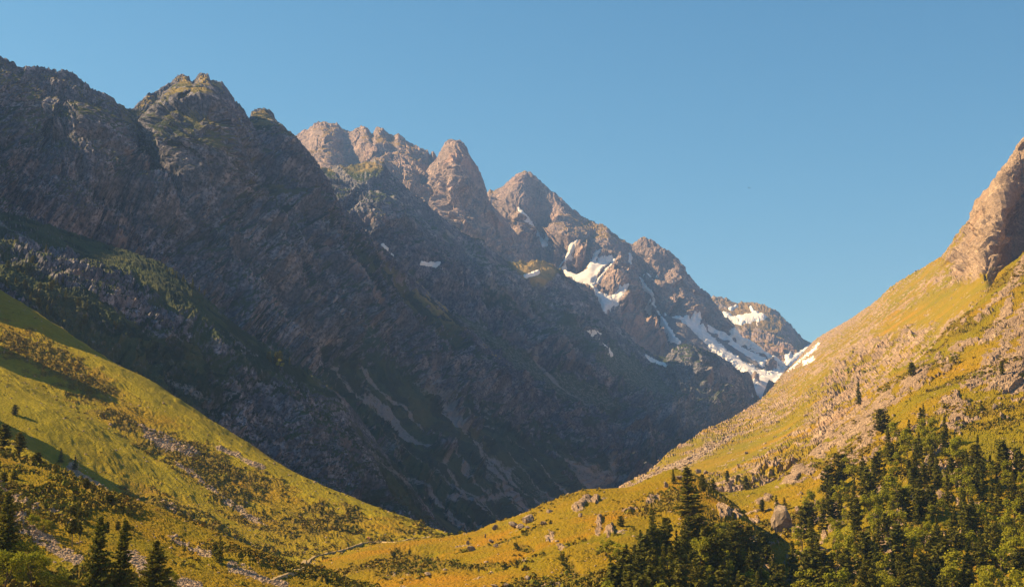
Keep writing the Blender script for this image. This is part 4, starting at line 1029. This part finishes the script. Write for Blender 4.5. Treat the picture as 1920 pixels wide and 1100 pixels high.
# single trees that can be told apart
T_ = [(1291, 966, 92, 'spruce', 'tall broad spruce crowning the central knoll', 1.5), (1262, 903, 27, 'spruce', 'small lone spruce left of the tall spruce on the knoll', 1), (1321, 922, 34, 'pine', 'thin pine just right of the tall knoll spruce', .8),
      (1338, 918, 22, 'pine', 'low dark pine among boulders behind the knoll crest', 1), (1366, 903, 22, 'pine', 'left pine of the little clump on the grass behind the knoll', .9), (1382, 902, 14, 'pine', 'smallest pine of the clump behind the knoll', 1), (1399, 915, 26, 'pine', 'round dark pine right of the little clump behind the knoll', 1.1),
      (1457, 953, 27, 'spruce', 'left spruce of the pair above the big tilted boulder', 1.3), (1470, 954, 26, 'spruce', 'right spruce of the pair above the big tilted boulder', 1.3), (1430, 958, 24, 'pine', 'dark pine on the grass between knoll and tilted boulder', .9),
      (1611, 757, 44, 'spruce', 'lone narrow spruce high on the slabs of the right slope', .8), (1710, 702, 26, 'pine', 'lone dark bush-like pine on the ledge high on the right slope', 1.2), (1787, 680, 26, 'broadleaf', 'small leafy tree beside the upper grass band on the right slope', 1),
      (1880, 700, 26, 'pine', 'small pine clinging to the pale cliff at the right edge', .8), (1454, 862, 8, 'pine', 'tiny dot-like bush pine on the scree meadow below the pass', 1.4),
      (1653, 808, 44, 'pine', 'large dark pine at the upper tip of the right forest', 1.1), (1733, 778, 26, 'spruce', 'spruce standing left of the round-topped outcrop', .9), (1222, 990, 50, 'spruce', 'slim spruce at the left edge of the knoll wood', .7),
      (1162, 986, 22, 'pine', 'lone dark bush pine on the open knoll grass', 1.1), (1032, 979, 9, 'pine', 'tiny bush pine below the knoll slabs', 1), (1023, 944, 7, 'pine', 'tiny sapling on the knoll skyline', .6), (1140, 1040, 34, 'broadleaf', 'bright leafy tree at the left end of the knoll wood', 1.5), (1165, 1052, 40, 'broadleaf', 'second bright leafy tree at the left end of the knoll wood', 1.3),
      (6, 1075, 150, 'fine_spruce', 'tall black spruce cut by the left frame edge', .9), (178, 1128, 162, 'fine_spruce', 'tallest of the three dark spruces at the bottom left', .95), (218, 1126, 150, 'fine_spruce', 'middle one of the three dark spruces at the bottom left', .85), (286, 1128, 118, 'fine_spruce', 'shorter bushy spruce right of the dark spruce pair', 1.3),
      (133, 1024, 52, 'bare_pine', 'thin pine with bare pale trunk on the near slope', 1), (148, 1020, 44, 'bare_pine', 'smaller leaning pine beside the bare-trunked pine', .8), (62, 990, 30, 'fine_broadleaf', 'round leafy tree above the stone run', 1.2), (80, 994, 26, 'fine_broadleaf', 'leafy tree touching the round one above the stone run', 1.1),
      (35, 1085, 70, 'fine_broadleaf', 'dark leafy tree beside the black spruce', 1.2), (60, 1105, 72, 'fine_broadleaf', 'leafy tree at the bottom left in front of the stone run', 1.2), (100, 1122, 60, 'fine_broadleaf', 'low leafy tree left of the dark spruces', 1.3), (10, 1125, 90, 'fine_broadleaf', 'brownish leafy tree in the bottom left corner', .9), (130, 1118, 36, 'fine_broadleaf', 'small bright leafy tree at the foot of the tallest spruce', 1.3),
      (318, 1112, 46, 'fine_broadleaf', 'bright leafy tree right of the bushy spruce', 1), (411, 1052, 52, 'spruce', 'slim dark spruce beside the stone line on the near slope', .8), (402, 1040, 22, 'pine', 'low dark pine behind the slim spruce', 1.3), (343, 1022, 16, 'spruce', 'small slim spruce left of the stone line', .7), (198, 996, 22, 'pine', 'small dark pine above the spruce tops', .9), (222, 990, 18, 'pine', 'second small dark pine above the spruce tops', .9), (240, 992, 18, 'pine', 'third small pine above the spruce tops', .8),
      (8, 836, 44, 'pine', 'leftmost dark pine in the shaded gully', 1), (36, 848, 38, 'pine', 'second dark pine from the left in the shaded gully', 1), (72, 868, 24, 'pine', 'third pine down the shaded gully', 1.3), (103, 884, 22, 'spruce', 'fourth tree down the shaded gully, narrow spruce', 1), (112, 868, 28, 'spruce', 'spruce on the far bank of the shaded gully', .9), (140, 880, 26, 'spruce', 'black spruce beside the pink scree strip', 1),
      (121, 900, 12, 'pine', 'small pine near the middle of the shaded gully', 1.1), (135, 908, 10, 'pine', 'smaller pine below the gully middle', 1), (162, 912, 18, 'pine', 'round pine near the lower end of the shaded gully', 1.3), (205, 942, 18, 'pine', 'last bushy pine at the lower end of the shaded gully', 1.6), (26, 776, 20, 'pine', 'black pine on the upper edge of the shaded gully', 1.2),
      (135, 968, 18, 'pine', 'bush pine on the near slope, first of a loose row', 1.3), (150, 972, 16, 'pine', 'bush pine in the middle of the loose row on the near slope', 1.3), (162, 966, 12, 'pine', 'rightmost bush pine of the loose row on the near slope', 1.2), (118, 962, 10, 'pine', 'small bush pine left of the loose row', 1), (8, 900, 20, 'pine', 'bush pine at the left frame edge on the near slope', 1.5), (24, 896, 16, 'pine', 'bush pine next to the left frame edge', 1.3),
      (508, 676, 22, 'spruce', 'tall thin spruce on the dark spur beside the bright tree', .8), (519, 681, 24, 'pine', 'brown lit pine behind the bright round tree on the spur', .8), (529, 678, 22, 'pine', 'brown lit pine right of its twin on the spur', .8), (525, 688, 19, 'broadleaf', 'bright yellow-green round tree on the dark spur', 1.1), (545, 683, 16, 'spruce', 'small narrow spruce right of the bright round tree', 1), (504, 672, 14, 'pine', 'dim pine left of the bright round tree', .9)]
for px, py, hp, kd, lb, sq in T_:
    tree_at(px, py, hp, kd, lb, None, sq)
for px, py, hp in ((312, 508, 12), (322, 513, 13), (332, 520, 12), (343, 526, 15), (362, 538, 20), (374, 546, 13), (386, 552, 11), (219, 430, 14), (225, 452, 10)):
    tree_at(px, py, hp, 'spruce', 'small spruce catching light on the dark spur', 'small lit spruces on the dark spur', .9)

FR = [(1652, 862), (1668, 818), (1735, 806), (1790, 835), (1815, 862), (1870, 880), (1940, 900), (1990, 1000), (1960, 1150), (1480, 1150), (1495, 1040), (1520, 960), (1560, 915), (1610, 890)]
bare = [(1655, 960), (1695, 960), (1700, 1010), (1680, 1050), (1655, 1048), (1645, 1000)]
wood('rightnear', FR, 235, (5, 11.5), ['spruce', 'broadleaf', 'pine', 'broadleaf', 'spruce', 'pine', 'spruce', 'broadleaf'],
     [(lambda x, y: y < 885, 'along the upper fringe of the right forest'), (lambda x, y: x < 1570, 'on the left flank of the right forest by the gully'), (lambda x, y: x < 1660, 'left of the bare rock gash in the right forest'), (lambda x, y: y < 960, 'in the upper middle of the right forest'), (lambda x, y: x > 1830, 'at the right frame edge of the forest'), (lambda x, y: True, 'in the lower right of the forest')],
     'right forest', 17, 5)
wood('knoll', [(1165, 1072), (1200, 1045), (1260, 1025), (1330, 1014), (1390, 1010), (1430, 1040), (1470, 1110), (1470, 1165), (1125, 1165)], 100, (4.5, 9), ['pine', 'spruce', 'pine', 'broadleaf', 'pine'],
     [(lambda x, y: y > 1090, 'in the front rank of the knoll wood'), (lambda x, y: x < 1290, 'in the left half of the knoll wood'), (lambda x, y: True, 'in the dark right half of the knoll wood')], 'knoll wood', 16, 6)
wood('rib', [(-20, 430), (60, 440), (110, 500), (180, 560), (260, 640), (200, 660), (100, 600), (0, 540)], 26, (4, 6.5), ['spruce', 'pine'], [(lambda x, y: True, 'on the shaded crags above the lit meadow')], 'crag trees', 13, 7)
print('trees', N_TREES, round(time.time() - T0, 1))

# ------------------------------------------------------------------ low scrub and loose stones: far too many to count
def scatter(key, w, n, seed, lim=None):
    """n points on a slope, w = weight per vertex, corrected for the area each vertex stands for"""
    S = SHEETS[key]; rs = np.random.RandomState(seed)
    du = np.linalg.norm(np.gradient(S.P, axis=1), axis=-1); dv = np.linalg.norm(np.gradient(S.P, axis=0), axis=-1)
    ww = w * (du * dv) ** .5 * (S.QX > -60) * (S.QX < 1980) * (S.QY < 1150) * (S.V > S.vc)
    ww = ww.ravel().astype(np.float64); ww /= ww.sum()
    i = rs.choice(len(ww), n, p=ww)
    return S.P.reshape(-1, 3)[i] + (rs.uniform(-.5, .5, (n, 3)) * [1, 1, 0]) * du.ravel()[i][:, None], i

bush_mat, _t, _b = new_mat('scrub_leaves')
_c = mixc(_t, attr(_t, 'tint'), (.085, .10, .014), (.26, .13, .025)); _c = mixc(_t, noise_out(_t, .8, 2), _c, (.20, .17, .02))
_t.links.new(_c, _b.inputs['Base Color'])
cs = Cards(); tints = []
for key, n, sz in (('meadow', 4200, (.4, 1.1)), ('nearslope', 3000, (.35, .9)), ('knoll', 2600, (.35, 1.0)), ('rightnear', 2600, (.5, 1.3))):
    S = SHEETS[key]
    pts, ix = scatter(key, S.masks['shrub'] ** 2 + .008, n, 3)
    tt = np.clip(.45 + .55 * nz(pts, 25, 61) + rng.normal(size=n) * .25, 0, 1)
    r = rng.uniform(sz[0], sz[1], n) * np.where(rng.rand(n) < .07, 1.7, 1)
    for k in range(13):
        d = rng.normal(size=(n, 3)); d[:, 2] = np.abs(d[:, 2]); d /= np.linalg.norm(d, axis=1)[:, None]
        cs.add(pts + d * (r * .75)[:, None] * [1, 1, .75], r * .62, d + rng.normal(size=d.shape) * .5)
        tints.append(np.repeat(tt, 4))
me = cs.mesh('scrub', bush_mat, {'tint': np.concatenate(tints)})
o = bpy.data.objects.new('undergrowth', me); scene.collection.objects.link(o)
tag(o, 'low brown and green scrub over the sunlit slopes', kind='stuff')

def rock_shape(seed, sub=2, flat=1.0):
    import bmesh
    rs = np.random.RandomState(seed)
    bm = bmesh.new(); bmesh.ops.create_icosphere(bm, subdivisions=sub, radius=1)
    co = np.array([v.co[:] for v in bm.verts])
    for _ in range(14):                                     # chop flat faces, as frost does
        n = rs.normal(size=3); n /= np.linalg.norm(n); lim = rs.uniform(.38, .72)
        dd = co @ n; over = np.maximum(0, dd - lim); co = co - over[:, None] * n
    co = co + rs.normal(size=co.shape) * .03
    co[:, 2] *= flat
    f = np.array([[v.index for v in fc.verts] for fc in bm.faces])
    bm.free()
    return co, f

stone_mat, _t, _b = new_mat('loose_stone')
_c = mixc(_t, noise_out(_t, 1.2, 4), (.46, .33, .22), (.26, .19, .13)); _c = mixc(_t, mathn(_t, 'MULTIPLY', noise_out(_t, .35, 3), .5), _c, (.12, .10, .085))
_t.links.new(_c, _b.inputs['Base Color'])
V, Fc, off = [], [], 0
shapes = [rock_shape(s, 1, .7) for s in range(6)]
for key, n, sz in (('meadow', 2600, (.35, .95)), ('nearslope', 3400, (.18, .5)), ('knoll', 500, (.2, .7)), ('rightnear', 500, (.3, 1.0)), ('rightfar', 1500, (.6, 2.2))):
    S = SHEETS[key]
    pts, ix = scatter(key, S.masks['scree'] ** 2 + .004, n, 5)
    r = rng.uniform(sz[0], sz[1], n) * np.where(rng.rand(n) < .05, 1.8, 1)
    for q in range(6):
        m_ = np.arange(n) % 6 == q
        co, f = shapes[q]; p = pts[m_]; rr = r[m_]; k = len(p)
        a = rng.uniform(0, 6.28, k); c_, s_ = np.cos(a), np.sin(a)
        X = co[None, :, 0] * c_[:, None] - co[None, :, 1] * s_[:, None]; Y = co[None, :, 0] * s_[:, None] + co[None, :, 1] * c_[:, None]
        v = np.stack([X, Y, np.repeat(co[None, :, 2], k, 0)], -1) * rr[:, None, None] + p[:, None, :]
        V.append(v.reshape(-1, 3)); Fc.append((f[None] + (off + np.arange(k) * len(co))[:, None, None]).reshape(-1, 3)); off += k * len(co)
V = np.concatenate(V).astype(F32); Fc = np.concatenate(Fc).astype(np.int32)
me = bpy.data.meshes.new('stones'); me.vertices.add(len(V)); me.vertices.foreach_set('co', V.ravel())
me.loops.add(Fc.size); me.loops.foreach_set('vertex_index', Fc.ravel()); me.polygons.add(len(Fc))
me.polygons.foreach_set('loop_start', np.arange(0, Fc.size, 3, dtype=np.int32)); me.polygons.foreach_set('loop_total', np.full(len(Fc), 3, np.int32))
me.update(calc_edges=True); me.materials.append(stone_mat)
o = bpy.data.objects.new('gravel', me); scene.collection.objects.link(o)
tag(o, 'loose grey and tan stones in runs down the slopes', kind='stuff')

# ------------------------------------------------------------------ boulders one can count
boulder_mat, _t, _b = new_mat('boulder_stone')
_c = mixc(_t, noise_out(_t, 2.5, 6), (.36, .275, .20), (.19, .145, .115)); _c = mixc(_t, mathn(_t, 'MULTIPLY', noise_out(_t, .6, 4), .5), _c, (.11, .09, .075))
_t.links.new(_c, _b.inputs['Base Color'])
BL = [(925, 992, 13, 11, 'pale boulder leftmost on the knoll skyline'), (962, 987, 22, 12, 'dark-sided boulder in the skyline group, left of the largest'), (973, 990, 20, 9, 'flat pink boulder in front of the skyline group'), (986, 990, 16, 8, 'low dark boulder right of the flat pink one'), (990, 977, 25, 16, 'largest block of the boulder group on the knoll skyline'), (1017, 981, 14, 10, 'cube-like dark boulder right of the skyline group'),
      (1030, 958, 14, 6, 'flat pale stone near the knoll crest slabs'), (920, 1015, 12, 7, 'low boulder on the grass below the skyline group'), (933, 1024, 13, 7, 'second low boulder below the skyline group'), (885, 1030, 18, 13, 'upright pyramidal boulder near the saddle'), (908, 1006, 4, 9, 'thin standing stone near the saddle'), (876, 1018, 8, 8, 'small block left of the pyramidal boulder'),
      (989, 1088, 13, 10, 'pyramid-topped boulder at the bottom of the knoll'), (805, 1078, 14, 6, 'flat stone on the lower grass left of the knoll'), (925, 1100, 14, 8, 'flat boulder at the bottom frame edge, left one'), (947, 1100, 10, 7, 'flat boulder at the bottom frame edge, right one'), (1145, 1090, 10, 6, 'small pale stone below the bright leafy trees'),
      (1089, 966, 9, 10, 'small pale upright stone beside the knoll slabs'), (1248, 910, 9, 11, 'white boulder beside the small lone spruce'), (1285, 882, 22, 9, 'grey block on the crest behind the tall spruce'), (1273, 898, 16, 9, 'pale slab boulder on the knoll crest'), (1310, 884, 12, 9, 'blue-grey boulder right of the knoll crest'), (1322, 886, 12, 8, 'second blue-grey boulder right of the knoll crest'),
      (1464, 996, 44, 58, 'big tilted tan boulder beneath the pair of spruces'), (1868, 764, 12, 10, 'small boulder on the orange grass at the right'), (1392, 862, 7, 5, 'pale boulder on the scree meadow, nearest the path of stones'), (1400, 848, 9, 6, 'pale boulder high on the scree meadow')]
for i, (px, py, w, h, lb) in enumerate(BL):
    P, S = place_on(px, py)
    k = P[1] / FOC
    co, f = rock_shape(100 + i, 3, 1.0)
    rs = np.random.RandomState(i)
    co = co / np.abs(co).max(0)
    tilt = rs.uniform(-.25, .25)
    co = co * [w * k * .5, w * k * .45, h * k * .62]
    co[:, 0] += co[:, 2] * tilt
    co += nz(co + i * 7, .5 * w * k, 3)[:, None] * .03 * w * k
    me = bpy.data.meshes.new('boulder'); me.from_pydata(co.tolist(), [], f.tolist()); me.materials.append(boulder_mat)
    o = bpy.data.objects.new('boulder', me); scene.collection.objects.link(o)
    o.location = (float(P[0]), float(P[1]), float(P[2]) + h * k * .38)
    tag(o, lb, 'boulder', 'boulders on the grass')

# ------------------------------------------------------------------ footpath: beaten earth following the ground
def footpath():
    pts = [(505, 1086), (522, 1078), (545, 1070), (562, 1064), (574, 1056), (578, 1048), (588, 1041), (605, 1036), (630, 1031), (655, 1024), (675, 1016), (690, 1013), (715, 1013), (740, 1013), (765, 1009), (790, 1005), (812, 1002)]
    W = []
    for (x0, y0), (x1, y1) in zip(pts[:-1], pts[1:]):
        n = max(2, int(math.hypot(x1 - x0, y1 - y0) / 2.5))
        for i in range(n): W.append((x0 + (x1 - x0) * i / n, y0 + (y1 - y0) * i / n))
    C = np.array([place_on(x, y, ('meadow', 'knoll', 'nearslope'))[0] for x, y in W])
    k = np.ones(5) / 5
    Cs = np.stack([np.convolve(np.pad(C[:, i], 2, 'edge'), k, 'valid') for i in range(3)], 1)
    Cs[:, 2] = np.maximum(Cs[:, 2], C[:, 2]) + .12
    T = np.gradient(Cs, axis=0); T /= np.linalg.norm(T, axis=1)[:, None]
    side = np.cross(T, [0, 0, 1.0]); side /= np.linalg.norm(side, axis=1)[:, None]
    w = 1.0 + .25 * np.sin(np.arange(len(Cs)) * 1.3)
    rows = [Cs + side * (w * s)[:, None] + np.array([0, 0, z]) for s, z in ((-.9, -.9), (-.42, -.05), (0, -.05), (.42, -.05), (.9, -.9))]
    m, t, b = new_mat('path_earth')
    t.links.new(mixc(t, noise_out(t, .8, 4), (.34, .26, .15), (.22, .165, .09)), b.inputs['Base Color'])
    o = mesh_from_grid('path', np.stack(rows), mat=m)
    tag(o, 'thin trodden footpath across the lower meadow', kind='structure')
footpath()

# ------------------------------------------------------------------ two walkers on the footpath
def walker(px, py, shirt, trousers, label, facing, seed):
    P, S = place_on(px, py, ('meadow', 'knoll', 'nearslope'))
    base = Vector((float(P[0]), float(P[1]), float(P[2]) + .3))
    J = {'pelvis': (0, 0, .93), 'waist': (0, .01, 1.08), 'chest': (0, .03, 1.32), 'neck': (0, .05, 1.48), 'head': (0, .07, 1.60), 'crown': (0, .06, 1.70),
         'sl': (-.17, .03, 1.40), 'el': (-.24, -.06, 1.13), 'wl': (-.22, .10, .92), 'hl': (-.21, .14, .84), 'sr': (.17, .03, 1.40), 'er': (.24, .08, 1.14), 'wr': (.21, .28, 1.0), 'hr': (.20, .34, .95),
         'pl': (-.09, 0, .88), 'kl': (-.10, .22, .50), 'al': (-.10, .22, .09), 'tl': (-.10, .36, .04), 'pr': (.09, 0, .88), 'kr': (.10, -.02, .48), 'ar': (.10, -.24, .12), 'tr': (.10, -.11, .03)}
    RA = {'pelvis': .14, 'waist': .12, 'chest': .15, 'neck': .055, 'head': .095, 'crown': .075, 'sl': .06, 'el': .042, 'wl': .03, 'hl': .035, 'sr': .06, 'er': .042, 'wr': .03, 'hr': .035,
          'pl': .09, 'kl': .06, 'al': .04, 'tl': .035, 'pr': .09, 'kr': .06, 'ar': .04, 'tr': .035}
    E = [('pelvis', 'waist'), ('waist', 'chest'), ('chest', 'neck'), ('neck', 'head'), ('head', 'crown'), ('chest', 'sl'), ('sl', 'el'), ('el', 'wl'), ('wl', 'hl'), ('chest', 'sr'), ('sr', 'er'), ('er', 'wr'), ('wr', 'hr'),
         ('pelvis', 'pl'), ('pl', 'kl'), ('kl', 'al'), ('al', 'tl'), ('pelvis', 'pr'), ('pr', 'kr'), ('kr', 'ar'), ('ar', 'tr')]
    def skin(name, keys, grow, mat, lev=1, loc=True, parent=None):
        ks = list(keys)
        me = bpy.data.meshes.new(name)
        me.from_pydata([J[k] for k in ks], [(ks.index(a), ks.index(b)) for a, b in E if a in ks and b in ks], [])
        o = bpy.data.objects.new(name, me); scene.collection.objects.link(o)
        sm = o.modifiers.new('skin', 'SKIN')
        for i, k in enumerate(ks):
            r = RA[k] * grow; me.skin_vertices[0].data[i].radius = (r, r * .85)
        me.skin_vertices[0].data[0].use_root = True
        o.modifiers.new('soft', 'SUBSURF').levels = lev; o.modifiers['soft'].render_levels = lev
        me.materials.append(mat)
        if parent: o.parent = parent
        return o
    def flat(name, c):
        m, t, b = new_mat(name); t.links.new(mixc(t, noise_out(t, .2, 2), c, tuple(x * .8 for x in c)), b.inputs['Base Color']); return m
    body = skin('person', ['pelvis', 'waist', 'chest', 'neck', 'head', 'crown', 'sl', 'el', 'wl', 'hl', 'sr', 'er', 'wr', 'hr', 'pl', 'kl', 'al', 'tl', 'pr', 'kr', 'ar', 'tr'], 1.0, flat('skin', (.45, .28, .19)))
    skin('shirt', ['chest', 'waist', 'pelvis', 'sl', 'el', 'sr', 'er'], 1.16, flat('shirt_cloth', shirt), parent=body)
    skin('trousers', ['pelvis', 'pl', 'kl', 'al', 'pr', 'kr', 'ar'], 1.14, flat('trouser_cloth', trousers), parent=body)
    hv, hf = rock_shape(seed, 2)
    hm = bpy.data.meshes.new('hair'); hm.from_pydata([(x * .105, y * .115 + .045, max(z * .11, -.02) + 1.66) for x, y, z in hv], [], hf.tolist()); hm.materials.append(flat('hair', (.06, .04, .025)))
    ho = bpy.data.objects.new('hair', hm); scene.collection.objects.link(ho); ho.parent = body
    fv = []; ff = []
    for hand, sgn in (('hl', -1), ('hr', 1)):               # five short fingers on each hand
        h = Vector(J[hand])
        for q in range(5):
            a = h + Vector((sgn * (-.02 + .012 * q), .02 - .006 * q, -.01)); e = a + Vector((sgn * (.02 if q == 4 else 0), .035, -.06 + .008 * abs(q - 1.5)))
            v, f = tube([a, (a + e) / 2, e], [.009, .009, .007], 5); o_ = len(fv); fv += v; ff += [tuple(i + o_ for i in z) for z in f]
    fm = bpy.data.meshes.new('fingers'); fm.from_pydata(fv, [], ff); fm.materials.append(flat('skin', (.45, .28, .19)))
    fo = bpy.data.objects.new('fingers', fm); scene.collection.objects.link(fo); fo.parent = body
    body.location = base; body.rotation_euler = (0, 0, facing); body.scale = (1.03,) * 3
    tag(body, label, 'person', 'walkers on the footpath')
walker(689.5, 1013, (.62, .10, .14), (.10, .09, .10), 'walker in a bright red top on the footpath, left one', -1.2, 3)
walker(694, 1014, (.45, .16, .18), (.14, .10, .10), 'walker in a dull pink-red top on the footpath, right one', -1.2, 4)

# ------------------------------------------------------------------ a bird high over the valley
def bird():
    P = ray_point(np.array(1404.5), np.array(352.5), 620.0)
    m, t, b = new_mat('feathers'); t.links.new(mixc(t, noise_out(t, .2, 2), (.05, .045, .05), (.09, .08, .08)), b.inputs['Base Color'])
    V = [(0, -.32, 0), (.06, 0, .05), (-.06, 0, .05), (.05, 0, -.05), (-.05, 0, -.05), (0, .42, .02), (.09, .5, .02), (-.09, .5, .02)]
    Fc = [(0, 1, 2), (0, 3, 1), (0, 4, 3), (0, 2, 4), (1, 3, 5), (2, 5, 4), (1, 5, 2), (3, 4, 5), (5, 6, 7)]
    for s in (-1, 1):                                       # raised, bent wings
        o = len(V)
        V += [(s * .05, -.12, .03), (s * .05, .16, .03), (s * .45, -.16, .16), (s * .45, .14, .14), (s * .95, .02, .10), (s * .90, .12, .09), (s * .45, 0, .19)]
        Fc += [(o, o + 2, o + 6), (o, o + 6, o + 1), (o + 1, o + 6, o + 3), (o + 2, o + 4, o + 6), (o + 6, o + 4, o + 5), (o + 6, o + 5, o + 3)]
    me = bpy.data.meshes.new('bird'); me.from_pydata(V, [], Fc); me.materials.append(m)
    o = bpy.data.objects.new('bird', me); scene.collection.objects.link(o)
    o.location = tuple(P); o.rotation_euler = (0, .1, .5)
    tag(o, 'small dark bird gliding in the open sky above the pass', 'bird')
bird()
print('things done', round(time.time() - T0, 1))

# ================================================================== air
x0, x1, y0, y1, z0, z1 = -9800, 9800, -1700, 10200, -160, 1900
hv = [(x, y, z) for x in (x0, x1) for y in (y0, y1) for z in (z0, z1)]
hm = bpy.data.meshes.new('haze')
hm.from_pydata(hv, [], [(0, 1, 3, 2), (4, 6, 7, 5), (0, 4, 5, 1), (2, 3, 7, 6), (0, 2, 6, 4), (1, 5, 7, 3)])
hz = bpy.data.objects.new('haze', hm); scene.collection.objects.link(hz)
tag(hz, 'pale blue mountain haze filling the valley', kind='stuff')
m = bpy.data.materials.new('haze_air'); m.use_nodes = True
t = m.node_tree
for n in list(t.nodes): t.nodes.remove(n)
pv = t.nodes.new('ShaderNodeVolumePrincipled'); out = t.nodes.new('ShaderNodeOutputMaterial')
pv.inputs['Color'].default_value = (.24, .46, 1.0, 1)
pv.inputs['Density'].default_value = HAZE
pv.inputs['Anisotropy'].default_value = 0.1
t.links.new(pv.outputs[0], out.inputs['Volume'])
m.cycles.homogeneous_volume = True
hm.materials.append(m)
print('script done', round(time.time() - T0, 1))
